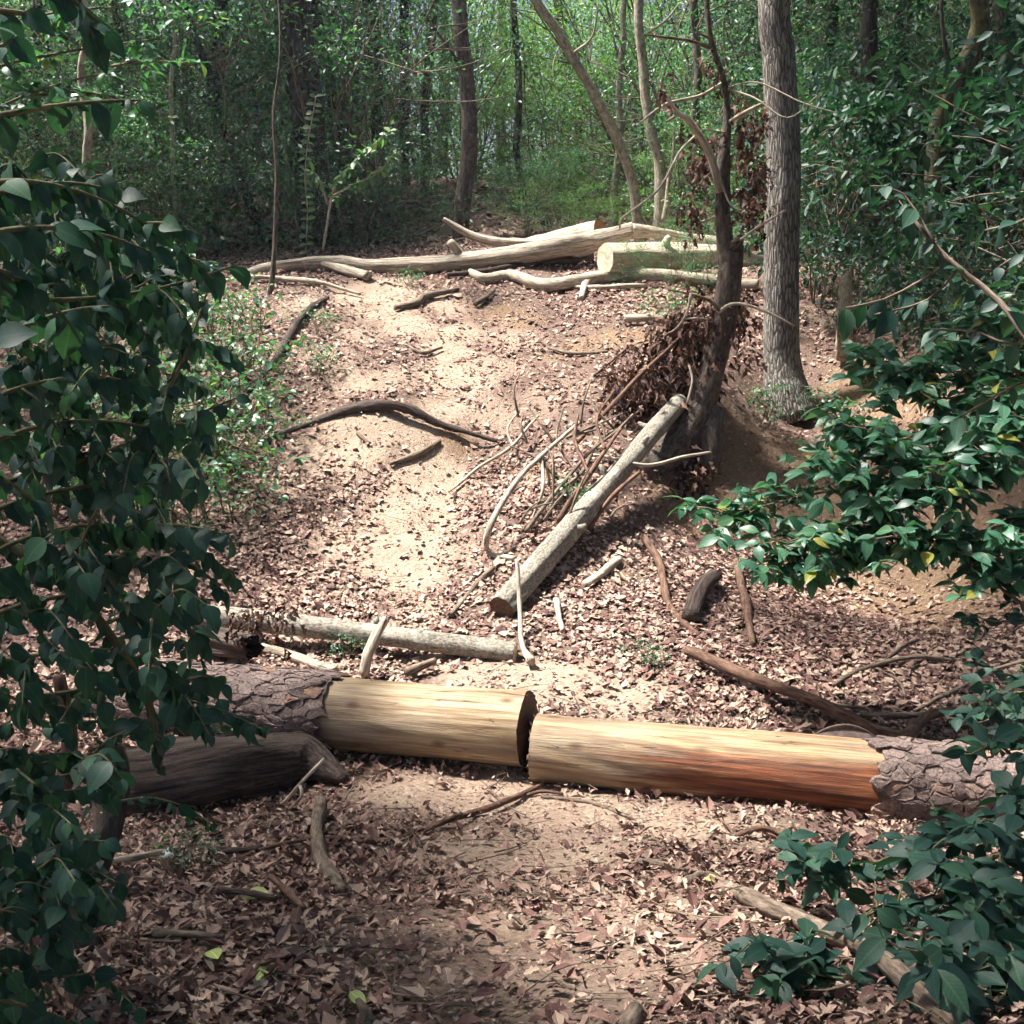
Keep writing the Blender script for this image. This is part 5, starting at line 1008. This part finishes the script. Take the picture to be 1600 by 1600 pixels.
_, nl = shrub('broadleaf_shrub', 'dark glossy broad-leaved shrub filling the left foreground', onground(-1.75, 2.6), LBR, left_leaf, 'twig_green', 300, .046, .021, 'alternate', 'leaf_left')
hang = [arch(40, -40, 170, 45, 10, 1.9, 2.0), arch(-40, 20, 60, 30, 0, 1.6, 1.7), arch(90, -60, 140, 55, 0, 2.1, 2.1)]
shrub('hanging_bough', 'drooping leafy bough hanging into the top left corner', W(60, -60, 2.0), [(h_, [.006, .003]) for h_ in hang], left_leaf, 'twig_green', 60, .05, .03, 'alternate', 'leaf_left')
RBR = [([(1640, 735, 4.9), (1560, 748, 5.0), (1450, 785, 5.1), (1330, 815, 5.2), (1230, 850, 5.3)], [.014, .011, .008, .005]), ([(1640, 640, 5.2), (1520, 660, 5.3), (1420, 690, 5.4), (1330, 720, 5.5), (1270, 720, 5.5)], [.01, .004]), ([(1640, 800, 4.9), (1500, 840, 5.1), (1400, 860, 5.2), (1320, 880, 5.3)], [.01, .004]),
       ([(1450, 785, 5.1), (1380, 760, 5.3), (1290, 770, 5.4), (1190, 790, 5.5), (1130, 810, 5.5)], [.007, .004]), ([(1400, 800, 5.15), (1340, 850, 5.2), (1260, 890, 5.3), (1210, 900, 5.3)], [.006, .003]), ([(1500, 765, 5.05), (1470, 840, 5.0), (1440, 890, 5.0)], [.006, .003]), ([(1640, 700, 5.0), (1560, 690, 5.1), (1480, 720, 5.2), (1400, 720, 5.3), (1350, 690, 5.4)], [.008, .004]),
       ([(1640, 600, 5.3), (1520, 565, 5.5), (1420, 575, 5.6), (1350, 600, 5.7)], [.008, .003]), ([(1640, 520, 5.3), (1560, 500, 5.5), (1470, 530, 5.6)], [.008, .003]),
       ([(1640, 560, 5.4), (1560, 600, 5.5), (1480, 620, 5.6), (1420, 610, 5.7)], [.008, .003]), ([(1640, 880, 4.8), (1590, 860, 4.9), (1540, 900, 4.9)], [.007, .003])]
shrub('laurel_shrub', 'bright green lance-leaved shrub reaching over the right bank', onground(3.2, 5.3), RBR, right_leaf, 'twig', 300, .10, .055, 'rosette', 'leaf_right', every=1)
RB2 = [([(1640, 590, 3.6), (1560, 470, 3.8), (1480, 400, 3.9), (1420, 330, 4.0)], [.014, .011, .006]), ([(1490, 405, 3.9), (1440, 440, 4.0), (1380, 470, 4.1), (1320, 480, 4.1)], [.006, .003]), ([(1500, 420, 3.9), (1450, 470, 4.0), (1370, 490, 4.1)], [.006, .003]), ([(1640, 330, 3.8), (1590, 350, 3.9), (1540, 360, 4.0)], [.007, .003]), ([(1640, 480, 3.7), (1590, 540, 3.8), (1530, 520, 3.9), (1470, 515, 4.0)], [.007, .003]), ([(1470, 395, 3.9), (1410, 300, 4.0), (1360, 290, 4.0)], [.005, .003]), ([(1640, 420, 3.8), (1600, 400, 3.8), (1560, 420, 3.9)], [.006, .003]), ([(1640, 640, 3.7), (1600, 600, 3.8), (1550, 620, 3.9), (1500, 650, 4.0)], [.006, .003])]
shrub('arching_bough', 'forked bough with wide spaced leaves at the right edge', onground(2.9, 3.6), RB2, low_leaf, 'twig', 160, .09, .09, 'alternate', 'leaf_dark')
RB3 = [([(1640, 1230, 2.9), (1580, 1290, 2.9), (1500, 1310, 2.95), (1430, 1330, 3.0), (1300, 1360, 3.1), (1240, 1365, 3.1)], [.009, .007, .004]), ([(1640, 1400, 2.6), (1560, 1380, 2.7), (1480, 1400, 2.8), (1400, 1420, 2.9)], [.009, .004]), ([(1640, 1500, 2.4), (1540, 1480, 2.5), (1450, 1470, 2.6), (1380, 1450, 2.7)], [.009, .004]), ([(1640, 1600, 2.2), (1500, 1540, 2.35), (1380, 1530, 2.45), (1260, 1520, 2.5), (1170, 1470, 2.5)], [.009, .004]),
       ([(1640, 1640, 2.2), (1450, 1590, 2.3), (1330, 1590, 2.35), (1220, 1560, 2.4)], [.009, .004]), ([(1640, 1320, 2.7), (1560, 1330, 2.75), (1500, 1370, 2.8), (1440, 1360, 2.85)], [.008, .004]), ([(1640, 1450, 2.5), (1580, 1430, 2.55), (1520, 1440, 2.6)], [.008, .004]), ([(1640, 1170, 3.1), (1600, 1150, 3.2), (1560, 1170, 3.3)], [.007, .003]), ([(1640, 1560, 2.2), (1560, 1570, 2.25), (1480, 1600, 2.3)], [.008, .004]), ([(1640, 1540, 2.3), (1570, 1520, 2.35), (1500, 1500, 2.4), (1440, 1520, 2.45)], [.007, .003]), ([(1640, 1090, 3.3), (1590, 1080, 3.4), (1540, 1110, 3.5)], [.007, .003])]
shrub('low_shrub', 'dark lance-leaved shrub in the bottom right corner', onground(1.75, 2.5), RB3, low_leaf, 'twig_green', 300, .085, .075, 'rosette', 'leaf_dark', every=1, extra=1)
RB4 = [([(1700, 1000, 4.6), (1620, 960, 4.8), (1540, 900, 5.0), (1500, 860, 5.0)], [.012, .006]), ([(1700, 1020, 4.4), (1600, 1030, 4.6), (1530, 1050, 4.7)], [.012, .005]), ([(1620, 960, 4.8), (1570, 970, 4.8), (1510, 960, 4.9)], [.006, .003]), ([(1700, 900, 4.7), (1630, 900, 4.8), (1580, 930, 4.9)], [.008, .003]), ([(1700, 1120, 4.2), (1600, 1110, 4.1), (1530, 1130, 4.0)], [.008, .003])]
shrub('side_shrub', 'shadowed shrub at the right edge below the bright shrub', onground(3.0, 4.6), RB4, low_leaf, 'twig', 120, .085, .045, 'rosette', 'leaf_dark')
LBR2 = [(arch(*a), [.008, .003]) for a in [(-60, 260, 150, 160, 20, 5.2, 5.6), (-60, 200, 230, 110, 20, 5.4, 5.8), (-60, 120, 260, 60, 10, 5.4, 6.0), (-60, 60, 200, 10, 10, 5.4, 5.8), (-60, 320, 120, 260, 10, 5.2, 5.5), (60, 150, 260, 190, 20, 5.6, 5.9), (-60, 10, 160, 90, 10, 5.3, 5.8), (150, 110, 300, 100, 10, 5.8, 6.2)]]
shrub('upper_shrub', 'leafy shrub crown in the upper left behind the foreground leaves', onground(-3.3, 5.6), LBR2, right_leaf, 'twig', 260, .085, .042, 'rosette', 'leaf_back')
# things that share a label get told apart by their place in the row
from collections import defaultdict
_by = defaultdict(list)
for o in sc.objects:
    if o.parent is None and 'label' in o and 'category' in o: _by[o['label']].append(o)
ORD = ['leftmost', 'second', 'third', 'fourth', 'fifth', 'sixth', 'seventh', 'eighth', 'ninth', 'tenth', 'eleventh', 'twelfth', 'thirteenth', 'fourteenth', 'fifteenth', 'sixteenth', 'seventeenth', 'eighteenth', 'nineteenth', 'twentieth']
for lab, os_ in _by.items():
    if len(os_) < 2 or len(os_) > 20: continue
    os_.sort(key=lambda o: o.location.x / max(.5, o.location.y))
    for k, o in enumerate(os_): o['label'] = lab + (', ' + ORD[k] + (' from the left' if k else ' one') if k < len(os_) - 1 else ', rightmost one')
print('bushes', nb_, 'left leaves', nl)
